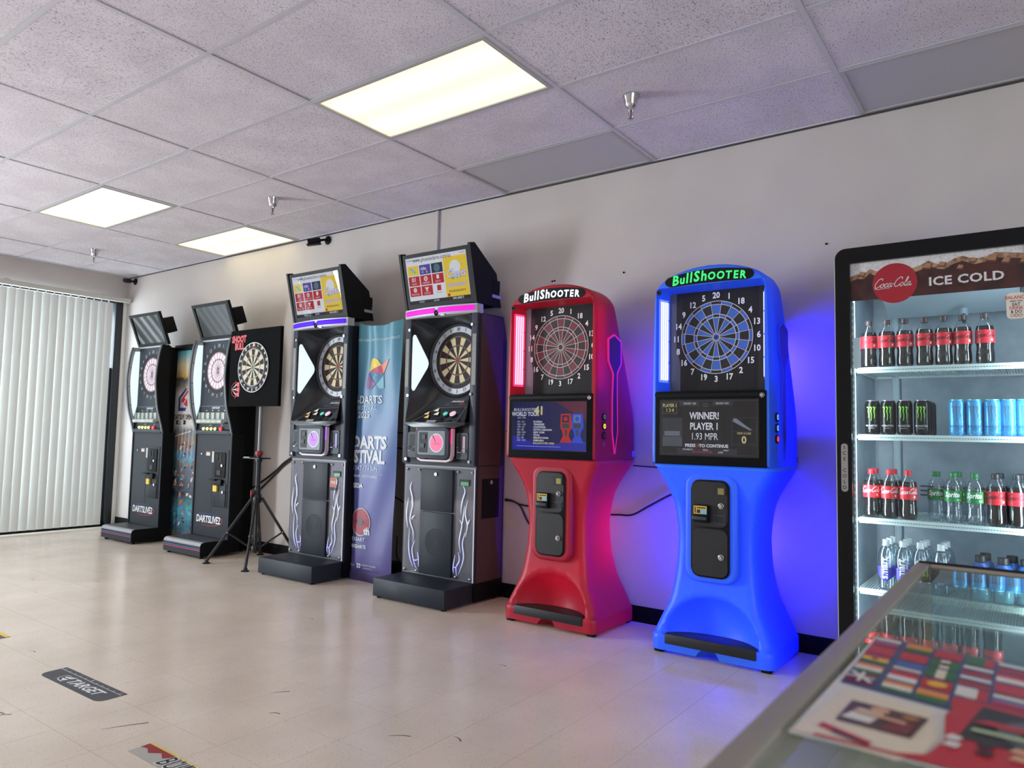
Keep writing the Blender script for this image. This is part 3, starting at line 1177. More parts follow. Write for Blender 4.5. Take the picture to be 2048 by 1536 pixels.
def make_ph(label, loc, side, band, bandc, dockc, tag_sticker):
    r = thing('dart_machine', label, 'dart machine', loc, 0, 'grey dart machines with big menu screens')
    HW = .345
    m_side = mat('side_' + side, (78, 60, 60) if side == 'brown' else (18, 19, 24), .6, spec=.2)
    t = MB()
    t.box(-HW, HW, -.33, -.015, .14, .937, m_char)
    t.box(HW - .002, HW + .002, -.315, -.035, .14, .937, m_side)
    t.box(-HW, HW, -.33, -.015, .015, .14, m_black)
    t.box(-HW - .002, -HW + .002, -.315, -.035, .14, .937, m_side)
    lo = t.build('lower_cabinet', r)
    t = MB()
    t.box(HW + .002, HW + .004, -.272, -.075, .575, .85, m_black)
    t.build('side_hatch', lo)
    t = MB()
    t.cyl((HW + .003, -.174, .825), (HW + .010, -.174, .825), .015, m_chrome, 14)
    t.build('hatch_lock', lo)
    # upper cabinet: ring of side walls, hood set into it
    prof = [(-.345, .937), (-.345, 2.02), (-.06, 2.02), (-.022, 1.88), (-.015, 1.83), (-.015, .937)]
    t = MB()
    t.prism(prof, -HW, -HW + .055, m_char, M=RIGHT)
    t.prism(prof, HW - .055, HW, m_char, M=RIGHT)
    t.box(-HW + .055, HW - .055, -.345, -.015, .937, .96, m_char)
    t.box(-HW + .055, HW - .055, -.12, -.015, .96, 1.99, m_black)
    t.box(HW - .002, HW + .002, -.315, -.06, .945, 1.86, m_side)
    t.prism([(-.315, 1.86), (-.035, 1.86), (-.07, 2.005), (-.315, 2.015)], HW - .002, HW + .002, m_side, M=RIGHT)
    t.prism([(-.315, .945), (-.035, .945), (-.035, 1.86), (-.07, 2.005), (-.315, 2.015)], -HW - .002, -HW + .002, m_side, M=RIGHT)
    up = t.build('upper_cabinet', r)
    for s in (-1, 1):
        t = MB()
        t.box(s * .318 - .027, s * .318 + .027, -.362, -.345, .945, 2.02, m_gun, .004)
        fr = t.build('front_rail', up)
        t = MB()
        t.box(s * .322 - .017, s * .322 + .017, -.3645, -.361, 1.505, 1.865, m_perf)
        t.build('vent_strip', fr, 'pale perforated strip')
        for z in (1.93, 1.44, .97):
            t = MB()
            t.cyl((s * .302, -.36, z), (s * .302, -.371, z), .011, m_chrome, 12)
            t.build('rail_bolt', fr)
    # hood: rectangle drawn back to a circle
    K = 96
    circ, rect = [], []
    x1_, z0_, z1_ = .289, 1.225, 2.018
    cz, R0 = 1.71, .277
    for i in range(K):
        a = 2 * pi * i / K
        dx, dz = cos(a), sin(a)
        q = min((x1_ / abs(dx)) if abs(dx) > 1e-6 else 9, ((z1_ - cz) / dz) if dz > 1e-6 else 9, ((z0_ - cz) / dz) if dz < -1e-6 else 9)
        rect.append((dx * q, dz * q))
        circ.append((dx * R0, dz * R0))
    rings = []
    for t_ in (0, .12, .3, .5, .7, .88, 1.):
        e = t_
        ring = []
        for (cx_, cz_), (rx_, rz_) in zip(circ, rect):
            X_, Z_ = cx_ + (rx_ - cx_) * e, cz_ + (rz_ - cz_) * e
            low = max(0, min(1, (-Z_ - .26) / .22))
            Y_ = -.165 - .195 * (t_ ** 1.15) - .045 * low * t_
            ring.append((X_, Y_, cz + Z_))
        rings.append(ring)
    t = MB()
    t.loft(rings, m_hood, caps=False)
    hood = t.build('hood', r, ang=70)
    # luminous side panels on the hood flanks
    for s in (-1, 1):
        Ml = plane((s * .2885, -.352, 1.69), (.10 * 1, .16 * 1, 0) if s < 0 else (-.10, .16, 0), (0, 0, 1))
        pts = [(0.004, .19), (.012, .208), (.024, .206), (.036, .185), (.125, .03), (.132, .0), (.125, -.03), (.036, -.19), (.024, -.211), (.012, -.213), (.004, -.195)]
        pts = [(p[0] * 1.0, p[1]) for p in pts]
        t = MB()
        uu = Vector((-s * .022, .17, 0))
        PP = [(s * .2875 + -s * .03 * (p[0] / .132), -.352 + .150 * (p[0] / .132), 1.69 + p[1]) for p in pts]
        QQ = [(p[0] - s * .006, p[1], p[2]) for p in PP]
        f_ = tuple(range(len(PP)))
        n_ = len(PP)
        t.add(PP + QQ, [f_, tuple(i + n_ for i in f_)] + [(i, (i + 1) % n_, n_ + (i + 1) % n_, n_ + i) for i in range(n_)], m_lamp)
        t.build('lamp_panel', hood, 'glowing white side lamp')
    # ring and board
    Mb = T(0, -.158, cz) @ FRONT
    t = MB(Mb)
    t.lathe([(.278, -.01), (.278, .012), (.268, .018), (.255, .008), (.253, -.01)], m_hood, 72, caps=False)
    t.build('ring_bezel', hood)
    board(r, Mb, .182, (m_bblack, m_cream, m_bred, m_bgreen), (m_bred, m_ink), None, mat('board_gap', (30, 30, 32), .6), m_bblack, m_ink, .233, .036, .2545,
          wire_r=.0008, bold=.0004, num_ring=(.213, .2545, m_ringw))
    # control deck on the hood's lower lip
    Mc = plane((0, -.388, 1.262), (1, 0, 0), (0, .205, .19))
    t = MB(Mc)
    out = [(-.20, -.035), (-.04, .115), (.215, .125), (.225, -.035), (.10, -.052), (-.10, -.052)]
    for i in range(len(out)):
        for q in bez_ribbon([out[i], out[(i + 1) % len(out)]], .0025, .0025):
            t.flat(q, .012, m_gry)
    o2 = [(.0, .145), (.07, .205), (.215, .215), (.215, .145)]
    for i in range(4):
        for q in bez_ribbon([o2[i], o2[(i + 1) % 4]], .002, .002):
            t.flat(q, .012, m_gry)
    t.text('PHOENIX', .10, .182, .026, m_wht, n=.0125, shear=.25, bold=.0006)
    t.text('DARTS', .15, .160, .018, m_red, n=.0125, shear=.25, bold=.0006)
    t.rect(-.06, .03, -.045, -.02, .0115, m_gry)
    t.build('deck_print', hood)
    for u, v, c in ((-.025, .078, (236, 222, 196)), (-.095, .042, (226, 196, 140)), (.0, .038, (240, 234, 214)), (-.072, .004, (226, 190, 120))):
        t = MB(Mc)
        t.prism([(u - .024, v - .012), (u + .022, v - .016), (u + .012, v + .02)], .002, .022, m_ink)
        t.prism([(u - .022, v - .011), (u + .020, v - .014), (u + .011, v + .018)], .022, .025, mat('arrow_key_%d' % c[2], c, .4, emit=c, es=.35))
        t.build('arrow_key', hood)
    for u, c, rr in ((.085, (96, 206, 190), .019), (.155, (232, 196, 210), .026)):
        t = MB(Mc)
        t.lathe([(rr + .003, .0), (rr + .002, .022)], m_ink, 16, M=T(u, .035, 0))
        t.lathe([(rr, .020), (rr * .95, .028), (0, .030)], mat('round_key_%d' % c[0], c, .4, emit=c, es=.4), 16, M=T(u, .035, 0))
        t.build('round_key', hood)
    # apron below the hood with two card pockets and a lit reader dock
    t = MB()
    t.prism([(-.290, 1.228), (-.290, .96), (.290, .96), (.290, 1.228)], .30, .352, m_black, M=FRONT)
    t.prism([(-.29, 1.222), (-.2, 1.206), (-.16, 1.198), (.16, 1.198), (.2, 1.206), (.29, 1.222), (.29, 1.245), (-.29, 1.245)], .352, .408, m_hood, M=FRONT, bev=.006)
    ap = t.build('apron', r)
    for s in (-1, 1):
        t = MB(FRONT)
        t.prism(rrect(s * .235 - .052, s * .235 + .052, .985, 1.17, .014), .352, .366, m_gun)
        po = t.build('pocket_surround', ap)
        t = MB(FRONT)
        t.prism(rrect(s * .238 - .034, s * .238 + .034, 1.03, 1.155, .008), .366, .368, m_ink)
        if s > 0:
            t.rect(.243, .265, 1.03, 1.145, .3685, mat('pocket_card_' + bandc, (170, 130, 150) if bandc == 'pink' else (120, 100, 190), .4))
        t.build('pocket', po)
        t = MB()
        x = s * .238
        t.tube([(x - .05, -.367, 1.068), (x - .03, -.372, 1.068), (x - .018, -.395, 1.035), (x + .012, -.395, 1.032), (x + .02, -.38, 1.062), (x + .048, -.368, 1.062)], .0025, m_chrome, 6)
        t.build('wire_clip', po)
    t = MB(FRONT)
    t.prism(rrect(-.158, .158, .985, 1.20, .03), .35, .425, m_gun, bev=.004)
    dk = t.build('reader_dock', ap)
    m_u = mat('dock_strip_' + bandc, (206, 196, 202), .4, emit=dockc, es=.06)
    t = MB(FRONT)
    U = [(-.166, 1.195), (-.166, 1.01), (-.15, .978), (-.12, .968), (.12, .968), (.15, .978), (.166, 1.01), (.166, 1.195)]
    for q in bez_ribbon(U, .014, .014):
        t.prism(q, .372, .400, m_u)
    t.build('dock_light', dk, 'pale light strip round the dock')
    m_u2 = mat('dock_glow_' + bandc, (230, 60, 110), .4, emit=dockc, es=1.6)
    for s in (-1, 1):
        t = MB(FRONT)
        t.prism([(s * .167 - .005, 1.09), (s * .167 + .005, 1.09), (s * .167 + .005, 1.196), (s * .167 - .005, 1.196)], .374, .402, m_u2)
        t.build('dock_glow', dk)
    t = MB(FRONT)
    t.prism(rrect(-.13, .13, 1.01, 1.18, .012), .425, .428, mat('dock_face', (70, 76, 86), .4))
    t.prism(rrect(-.115, -.035, 1.025, 1.17, .005), .428, .430, m_ink)
    t.box(-.08, -.05, 1.12, 1.15, .43, .436, m_gun)
    t.box(-.10, -.06, 1.06, 1.09, .43, .436, m_gun)
    t.build('card_slot', dk)
    t = MB(FRONT)
    t.ring(.05, 1.095, .058, .067, .4288, m_ringw)
    t.disc(.05, 1.095, .058, .4286, mat('dial_' + bandc, (120, 40, 80), .4, emit=dockc, es=.75), k=32)
    for q in bez_ribbon([(.015, 1.148), (.045, 1.102)], .008, .004):
        t.flat(q, .429, m_ink)
    t.text('TOUCH', .05, 1.088, .018, mat('dial_text', (150, 20, 70) if bandc == 'pink' else (90, 60, 150), .5), n=.429)
    t.build('touch_dial', dk, 'glowing round touch pad')
    # lower front
    t = MB(FRONT)
    t.rect(-.335, .335, .142, .93, .3312, m_acry)
    t.build('panel_backing', lo)
    t = MB()
    t.box(-.325, .335, -.339, -.3345, .145, .918, m_acg)
    t.build('acrylic_sheet', lo, 'clear acrylic sheet over a grey panel')
    t = MB()
    m_edge = mat('acrylic_edge_' + bandc, (215, 216, 224), .3, emit=(206, 206, 236), es=.35)
    t.box(.333, .337, -.341, -.3335, .145, .918, m_edge)
    t.build('acrylic_edge', lo)
    t = MB()
    t.box(-.158, .145, -.352, -.332, .605, .905, m_char, .003)
    dr = t.build('coin_door', lo)
    t = MB()
    t.cyl((-.01, -.35, .87), (-.01, -.36, .87), .013, m_chrome, 14)
    t.build('door_lock', dr)
    t = MB()
    t.box(-.158, .145, -.352, -.332, .155, .598, m_char, .003)
    sp = t.build('speaker_door', lo)
    t = MB(T(0, -.352, .385) @ FRONT)
    for k in range(6):
        t.ring(0, 0, .018 + k * .015, .024 + k * .015, .0012, m_black, k=36)
        t.ring(0, 0, .024 + k * .015, .0255 + k * .015, .0018, m_gun, k=36)
    t.build('speaker_grille', sp)
    for x in (-.31, -.19, .18, .31):
        for z in (.165, .895):
            t = MB()
            t.lathe([(.010, 0), (.010, .004), (.005, .008), (0, .009)], m_chrome, 10, M=T(x, -.339, z) @ FRONT)
            t.build('panel_screw', lo)
    t = MB(FRONT)
    t.prism(rrect(.20, .285, .80, .845, .004), .339, .3405, m_ink)
    t.rect(.212, .283, .803, .828, .3412, mat('slot_green', (40, 120, 70), .4, emit=(50, 150, 80), es=.3))
    t.build('bill_slot', lo)
    if tag_sticker:
        t = MB(FRONT)
        t.rect(.165, .245, .715, .79, .3405, mat('sticker_rust', (170, 80, 62), .5))
        t.rect(.165, .245, .69, .712, .3405, m_ink)
        t.text('FREE', .205, .752, .03, m_wht, n=.341)
        t.build('sticker', lo)
    # etched flames, edge lit
    fl = {-1: [[(-.258, .804), (-.274, .76), (-.251, .69), (-.24, .612)], [(-.288, .687), (-.305, .564), (-.288, .466)], [(-.258, .689), (-.25, .618), (-.268, .524), (-.233, .442), (-.229, .358)], [(-.218, .561), (-.242, .544), (-.251, .526)],
               [(-.269, .467), (-.273, .332), (-.254, .242), (-.223, .19)], [(-.211, .381), (-.238, .315), (-.219, .232), (-.188, .177)], [(-.183, .3), (-.172, .252), (-.169, .196)], [(-.225, .242), (-.2, .238), (-.176, .248)]],
          1: [[(.23, .806), (.251, .764), (.233, .709), (.221, .66), (.219, .606)], [(.277, .705), (.259, .609), (.279, .531), (.264, .449)], [(.207, .565), (.229, .526), (.209, .417), (.223, .338)], [(.252, .663), (.238, .567), (.229, .526)],
              [(.263, .482), (.239, .406), (.251, .301), (.21, .189)], [(.175, .319), (.16, .23), (.166, .19)], [(.205, .343), (.214, .283), (.187, .233), (.193, .174)], [(.164, .234), (.18, .232), (.195, .241)], [(.299, .573), (.279, .531)]]}
    mb_ = [mat('flame_etch_%s_%d' % (bandc, k), (200, 205, 235), .4, emit=c, es=e) for k, (c, e) in enumerate((((196, 200, 222), .5), ((150, 156, 240), .6), ((112, 96, 240), .8)))]
    for s in (-1, 1):
        t = MB(FRONT)
        for P in fl[s]:
            Q = spline(P, 8)
            n_ = len(Q)
            st = []
            for i_ in range(n_ - 1):
                wa, wb = [.0016 + .0075 * sin(pi * min(1., (q_ + .5) / n_)) for q_ in (i_, i_ + 1)]
                st += bez_ribbon(Q[i_:i_ + 2], wa, wb)
            for q in st:
                zc = q[0][1]
                t.flat(q, .3405, mb_[0] if zc > .42 else (mb_[1] if zc > .26 else mb_[2]))
        o_ = t.build('flame_etching', lo, 'violet lit flame lines')
        o_['kind'] = 'stuff'
    # step
    t = MB()
    t.box(-.335, .335, -.625, -.332, .012, .138, m_char, .006)
    t.build('step', r)
    for x in (-.3, .3):
        t = MB()
        for y, hh in ((-.59, .014), (-.06, .016)):
            t = MB()
            t.lathe([(.018, 0), (.018, hh)], m_blackm, 10, M=T(x, y, 0))
            t.build('foot', r)
    # coloured light band
    def arc(y0, bow, x):
        return y0 - bow * (1 - (x / .345) ** 2)
    t = MB()
    xs_ = [-.345 + .69 * k / 20 for k in range(21)]
    t.loft([[(x, -.30, 2.012), (x, arc(-.365, .04, x), 2.012), (x, arc(-.370, .04, x), 2.02), (x, arc(-.370, .04, x), 2.078), (x, -.30, 2.078)] for x in xs_], m_silver, smooth=False)
    bnd = t.build('light_band', r)
    for a_, e_ in ((0, 10), (10, 20)):
        t = MB()
        xx = [-.325 + .65 * k / 20 for k in range(a_, e_ + 1)]
        if a_ == 0:
            xx[-1] -= .02
        else:
            xx[0] += .02
        t.loft([[(x, arc(-.366, .04, x), 2.028), (x, arc(-.381, .04, x), 2.034), (x, arc(-.383, .04, x), 2.055), (x, arc(-.366, .04, x), 2.072)] for x in xx], mat('band_' + bandc, (30, 10, 40), .5, emit=band, es=1.05, spec=.1))
        t.build('band_light', bnd, 'glowing coloured strip')
    t = MB(T(0, -.412, 2.030) @ FRONT)
    t.ring(0, 0, .010, .020, .0, m_chrome, k=24)
    t.lathe([(.020, -.02), (.020, 0), (.010, 0)], m_chrome, 20, caps=False)
    t.disc(0, 0, .010, .0005, m_ink, k=14)
    t.box(.045, .08, -.026, -.012, -.002, .002, m_silver)
    t.build('emblem', bnd)
    # monitor housing
    t = MB()
    side_p = [(-.372, 2.082), (-.468, 2.488), (-.415, 2.5), (-.155, 2.325), (-.092, 2.085)]
    t.prism(side_p, -HW, -HW + .022, m_black, M=RIGHT)
    t.prism(side_p, HW - .022, HW, m_black, M=RIGHT)
    inner = [(-.362, 2.084), (-.452, 2.478), (-.41, 2.488), (-.16, 2.318), (-.10, 2.09)]
    t.prism(inner, -HW + .022, HW - .022, m_blackm, M=RIGHT)
    mon = t.build('monitor_housing', r)
    t = MB()
    t.box(HW, HW + .002, -.20, -.115, 2.19, 2.275, m_dls)
    t.build('speaker_recess', mon)
    t = MB()
    t.box(HW, HW + .003, -.20, -.10, 2.145, 2.168, m_gry)
    t.build('rating_plate', mon)
    Mm = plane((0, -.3625, 2.088), (1, 0, 0), (0, -.09, .394))
    t = MB(Mm)
    for bx in ((-.323, .323, 0, .032), (-.323, .323, .372, .40), (-.323, -.293, .032, .372), (.293, .323, .032, .372)):
        t.box(bx[0], bx[1], bx[2], bx[3], .0, .006, m_black)
    t.build('bezel', mon)
    ph_screen(mon, Mm @ T(0, .032, .0015), .586, .34)
    t = MB(Mm)
    t.box(-.293, .293, .032, .372, .0042, .0052, m_scrglass)
    t.build('screen_glass', mon)
    return r


m_scrglass = thin_glass('screen_glass', (250, 250, 252), .0, 1.45, 1.0)
ph2 = make_ph('grey dart machine with brown side and magenta light band, right of the tall blue banner', (-.295, 0, 0), 'brown', (255, 40, 226), 'pink', (255, 60, 130), False)
ph1 = make_ph('grey dart machine with black side and violet light band, left of the tall blue banner', (-1.598, -.030, 0), 'black', (92, 24, 255), 'violet', (150, 90, 240), True)
# ------------------------------------------------------------------ moulded dart machines (red and blue)
def rr_section(hw, yf, yb, z, r, n=14, scoop=None):
    """rounded rectangle section seen from above; the front run is sampled finely so it can be scooped"""
    out = []
    for k in range(n + 1):                       # front edge, left to right
        x = -hw + r + (2 * hw - 2 * r) * k / n
        out.append([x, yf])
    for k in range(1, 5):
        a = -pi / 2 + pi / 2 * k / 4
        out.append([hw - r + r * cos(a), yf + r + r * sin(a)])
    for k in range(1, 5):
        out.append([hw, yf + r + (yb - yf - 2 * r) * k / 4])
    for k in range(1, 5):
        a = pi / 2 * k / 4
        out.append([hw - r + r * cos(a), yb - r + r * sin(a)])
    for k in range(1, 7):
        out.append([hw - r - (2 * hw - 2 * r) * k / 6, yb])
    for k in range(1, 5):
        a = pi / 2 + pi / 2 * k / 4
        out.append([-hw + r + r * cos(a), yb - r + r * sin(a)])
    for k in range(1, 5):
        out.append([-hw, yb - r - (yb - yf - 2 * r) * k / 4])
    for k in range(1, 4):
        a = pi + pi / 2 * k / 4
        out.append([-hw + r + r * cos(a), yf + r + r * sin(a)])
    if scoop:
        for p in out:
            p[1] += scoop(p[0], z) if p[1] < yf + .02 else 0
    return [(p[0], p[1], z) for p in out]


def interp(tab, z):
    for (z0, v0), (z1, v1) in zip(tab, tab[1:]):
        if z <= z1:
            t = (z - z0) / (z1 - z0)
            return v0 + (v1 - v0) * t
    return tab[-1][1]


def make_bull(label, loc, kind):
    red = kind == 'red'
    r = thing('dart_machine', label, 'dart machine', loc, 0, 'moulded red and blue dart machines')
    if red:
        mb_ = mat('moulded_red', (184, 34, 60), .42)
        mdk = mat('moulded_red_bezel', (184, 34, 60), .38)
    else:
        mb_ = mat('moulded_blue', (62, 128, 232), .42, emit=(10, 22, 255), es=.24)
        mdk = mat('moulded_blue_rim', (52, 128, 226), .4, emit=(20, 60, 255), es=.25)
    bump(mb_, 420, .10, .001)
    if 'Translucent BSDF' not in mb_.node_tree.nodes:      # lamps inside the cabinet glow through the plastic
        nt_ = mb_.node_tree
        tl_ = nt_.nodes.new('ShaderNodeBsdfTranslucent')
        tl_.inputs[0].default_value = (1.0, .02, .12, 1) if red else (.05, .06, 1.0, 1)
        mx_ = nt_.nodes.new('ShaderNodeMixShader')
        mx_.inputs[0].default_value = .3
        nt_.links.new(nt_.nodes['Principled BSDF'].outputs[0], mx_.inputs[1])
        nt_.links.new(tl_.outputs[0], mx_.inputs[2])
        nt_.links.new(mx_.outputs[0], nt_.nodes['Material Output'].inputs[0])
    # pedestal
    hwt = spline([(0, .10, .327), (0, .15, .308), (0, .20, .287), (0, .28, .252), (0, .36, .235), (0, .47, .222), (0, .60, .216), (0, .72, .222), (0, .83, .243), (0, .92, .283), (0, .97, .312), (0, 1.005, .325)], 3)
    hwt = [(p[1], p[2]) for p in hwt]
    yft = [(.10, -.512), (.20, -.485), (.33, -.462), (.47, -.448), (.62, -.444), (.80, -.452), (.92, -.478), (1.005, -.498)]
    ybt = [(.10, -.006), (.25, -.03), (.45, -.085), (.62, -.10), (.80, -.075), (.93, -.025), (1.005, -.004)]

    def scoop(x, z):
        q = (x / .262) ** 2 + ((z - .085) / .245) ** 2
        return .15 * max(0., 1 - q) ** .85 if q < 1 else 0.

    rings = []
    notch = lambda x: .045 * max(0, 1 - (x / .06) ** 2) ** .5 if abs(x) < .06 else 0
    for z in (.018, .045, .075, .094):
        s_ = rr_section(.330, -.516, -.004, z, .045, 40)
        if z < .02:
            s_ = [(p[0], p[1], p[2] + (notch(p[0] + .005) if p[1] < -.3 else 0)) for p in s_]
        elif z < .05:
            s_ = [(p[0], p[1], p[2] + (notch(p[0] + .005) * .5 if p[1] < -.3 else 0)) for p in s_]
        rings.append(s_)
    rings.append(rr_section(.327, -.512, -.006, .101, .045, 40))
    for z in [.102] + [.10 + .905 * k / 40 for k in range(1, 41)]:
        rings.append(rr_section(interp(hwt, z), interp(yft, z), interp(ybt, z), z, .05, 40, scoop))
    t = MB()
    t.loft(rings, mb_)
    ped = t.build('pedestal', r, ang=60)
    # rubber tread on the toe step
    t = MB()
    edge = [(-.245 + .49 * k / 20, -.505 + .125 * max(0, 1 - ((-.245 + .49 * k / 20) / .25) ** 2) ** .5) for k in range(21)]
    t.prism([(-.245, -.522), (.245, -.522)] + edge[::-1], .055, .108, mat('tread_rubber', (24, 26, 30), .55), bev=.004)
    t.build('step_tread', ped, 'black rubber step tread')
    for x, y in ((-.29, -.48), (.29, -.48), (-.29, -.05), (.29, -.05)):
        t = MB()
        t.box(x - .025, x + .025, y - .02, y + .02, 0, .03, m_black, .004)
        t.build('foot', r)
    # raised surround and coin door
    t = MB(FRONT)
    lev = []
    for n_, ins in ((.36, .0), (.455, .0), (.466, .002), (.474, .007), (.479, .015), (.480, .024)):
        lev.append([(p[0], p[1], n_) for p in rrect(-.148 + ins, .148 - ins, .40 + ins, .985 - ins, .075 - ins, 8)])
    t.loft(lev, mb_)
    sur = t.build('door_surround', r, ang=60)
    sur.location.y = -.013
    t = MB()
    t.prism(rrect(-.105, .105, .432, .945, .045, 6), .47, .487, m_black, M=FRONT, bev=.005)
    door = t.build('coin_door', sur)
    t = MB(FRONT)
    t.prism(rrect(-.095, .095, .70, .935, .038), .487, .489, mat('door_black', (30, 31, 35), .4))
    t.prism(rrect(-.095, .095, .442, .688, .038), .487, .490, mat('door_black', (30, 31, 35), .4))
    t.build('door_panel', door)
    t = MB(FRONT)
    t.prism(rrect(.022, .088, .865, .92, .004), .489, .494, m_ink)
    t.build('coin_return', door)
    t = MB(FRONT)
    t.rect(.045, .078, .872, .905, .4945, mat('coin_brass', (150, 140, 84), .35, .6))
    t.build('coin_slot', door)
    t = MB(FRONT)
    t.box(-.085, .0, .720, .812, .487, .517, m_black, .004)
    t.box(-.085, -.005, .735, .752, .517, .530, m_gun, .003)
    bill = t.build('bill_acceptor', door)
    t = MB(FRONT)
    t.rect(-.078, -.006, .765, .808, .5175, mat('sticker_gold', (206, 168, 60), .5))
    t.rect(-.038, -.006, .765, .790, .518, mat('sticker_blue', (130, 176, 190), .5))
    t.rect(-.072, -.066, .770, .802, .518, m_ink)
    t.rect(-.060, -.042, .770, .788, .518, m_ink)
    t.rect(-.060, -.012, .795, .801, .518, m_ink)
    t.build('sticker', door)
    t = MB(FRONT)
    t.prism(rrect(.022, .086, .715, .765, .004), .489, .492, m_gun)
    t.prism(rrect(.028, .080, .721, .759, .004), .492, .493, m_ink)
    t.build('reject_flap', door)
    for x, z in ((.062, .812), (.062, .545)):
        t = MB()
        t.lathe([(.016, 0), (.016, .006), (.012, .008), (.010, .018), (0, .018)], m_chrome, 16, M=T(x, -.489, z) @ FRONT)
        t.build('lock', door)
    # seam lip
    t = MB()
    t.loft([rr_section(.330, -.502, -.002, 1.004, .05, 40), rr_section(.332, -.505, -.002, 1.012, .05, 40), rr_section(.330, -.502, -.002, 1.020, .05, 40)], mdk)
    t.build('seam_lip', r)
    # head shell
    out = []
    HWH = .327
    side = []
    for k in range(13):
        side.append((HWH - .012 * (k / 12) ** 3, 1.018 + (1.93 - 1.018) * k / 12))
    top = spline([(HWH - .012, 1.93), (.308, 1.985), (.275, 2.035), (.20, 2.073), (.10, 2.098), (0, 2.106)], 4)
    half = side + [tuple(p) for p in top[1:]]
    outline = half + [(-x, z) for x, z in half[::-1][1:]]
    K = len(outline)

    def yb(z):
        return interp([(1.018, -.004), (1.28, -.012), (1.45, -.075), (1.78, -.20), (2.0, -.275), (2.11, -.31)], z)
    cz = 1.56

    def opening(x0, z0_, z1_, rad):
        """opening outline sampled along the same rays as the shell outline"""
        res = []
        for x, z in outline:
            dx, dz = x, z - cz
            q = 9.
            if abs(dx) > 1e-6:
                q = min(q, x0 / abs(dx))
            if dz > 1e-6:
                q = min(q, (z1_ - cz) / dz)
            if dz < -1e-6:
                q = min(q, (cz - z0_) / -dz)
            res.append((dx * q, cz + dz * q))
        return res
    o1 = opening(.300, 1.03, 1.998, .02)
    o2 = opening(.272, 1.03, 1.985, .02)
    sc_ = lambda s, y: [(x * s, y, cz + (z - cz) * s) for x, z in outline]
    rings = [[(x * .93, yb(z), cz + (z - cz) * .97) for x, z in outline],
             [(x * .985, yb(z) - .012, cz + (z - cz) * .99) for x, z in outline],
             [(x, yb(z) - .05, z) for x, z in outline],
             [(x, (yb(z) - .05) * .5 + -.49 * .5, z) for x, z in outline],
             sc_(1., -.488), sc_(.994, -.512), sc_(.982, -.526), sc_(.970, -.530),
             [(x, -.530, z) for x, z in o1], [(x * .99, -.522, z) for x, z in o1], [(x, -.412, z) for x, z in o2], [(x, -.400, z) for x, z in o2]]
    t = MB()
    k0 = len(t.v)
    t.loft(rings, mb_, caps=True)
    head = t.build('head_shell', r, ang=50)
    # side ornament: long dart outline let into each flank
    orn = [(-.315, 1.79), (-.228, 1.757), (-.222, 1.62), (-.274, 1.553), (-.271, 1.407), (-.262, 1.194), (-.295, 1.06), (-.329, 1.193), (-.332, 1.407), (-.322, 1.549), (-.383, 1.623), (-.386, 1.757)]
    for s in (-1, 1):
        t = MB()
        a_, b_ = (HWH - .02, HWH + .0035)
        t.prism(orn, s * a_, s * b_, mat('ornament_' + kind, (74, 16, 40) if red else (20, 40, 150), .4), M=RIGHT)
        og = t.build('side_ornament', head, 'dark dart-shaped inlay')
        t = MB(RIGHT)
        cl_ = orn + [orn[0]]
        rim_m = mat('ornament_rim_' + kind, (236, 40, 130) if red else (30, 60, 220), .4, emit=(236, 30, 130) if red else (20, 40, 255), es=.42 if red else .3)
        for p, q in zip(cl_, cl_[1:]):
            for w in bez_ribbon([p, q], .010, .010):
                t.prism(w, s * (HWH - .01), s * (HWH + .0045), rim_m)
        ol_ = t.build('ornament_rim', og)
        ol_['kind'] = 'stuff'
    # cheek light tubes on the inner flanks
    for s in (-1, 1):
        u = Vector((s * (.272 - .300), .12, 0))
        Ml = plane((s * .2985, -.523, 1.71), u if s < 0 else -u, (0, 0, 1))
        o_ = 0 if s < 0 else -.123
        t = MB(Ml)
        t.prism(rrect(o_ + .016, o_ + .108, -.235, .235, .01), .0005, .004, mat('cheek_lens_' + kind, (250, 90, 140) if red else (120, 150, 240), .3, emit=(255, 40, 110) if red else (96, 120, 255), es=.9 if red else .8))
        lens = t.build('cheek_light', head, 'glowing side light')
        t = MB(Ml)
        for a_ in (.034, .052, .070, .088):
            t.box(o_ + a_ - .0035, o_ + a_ + .0035, -.222, .222, .004, .009, mat('cheek_tube_' + kind, (255, 200, 220), .3, emit=(255, 190, 220) if red else (190, 205, 255), es=1.5))
        tt = t.build('light_tube', lens)
        tt['kind'] = 'stuff'
        t = MB(Ml)
        for z in (-.225, -.12, .0, .12, .225):
            t.lathe([(.004, 0), (.004, .003), (0, .004)], m_ink, 8, M=T(o_ + .10, z, .004))
        tt = t.build('lens_screw', lens)
        tt['kind'] = 'stuff'
    # board backing with fine ribs
    m_rib = mat('ribbed_black', (26, 28, 34), .38)
    t = MB()
    t.box(-.272, .272, -.403, -.395, 1.42, 1.985, m_rib)
    k = -.20
    while k <= .23:
        t.box(k - .0016, k + .0016, -.4045, -.403, 1.43, 1.98, m_rib)
        k += .0068
    t.box(.262, .266, -.405, -.396, 1.42, 1.985, m_white)
    bp_ = t.build('board_panel', r)
    t = MB(FRONT)
    t.flat([(-.272, 1.985), (-.232, 1.985), (-.232, 1.68), (-.208, 1.58), (-.208, 1.42), (-.272, 1.42)], .4052, mat('deflector_grey', (120, 124, 136), .3) if red else mat('deflector_dark', (84, 86, 102), .3))
    t.build('side_deflector', bp_)
    t = MB(FRONT)
    t.flat([(.272, 1.985), (.240, 1.985), (.240, 1.68), (.225, 1.58), (.225, 1.42), (.272, 1.42)], .4052, m_rib)
    t.build('side_deflector', bp_)
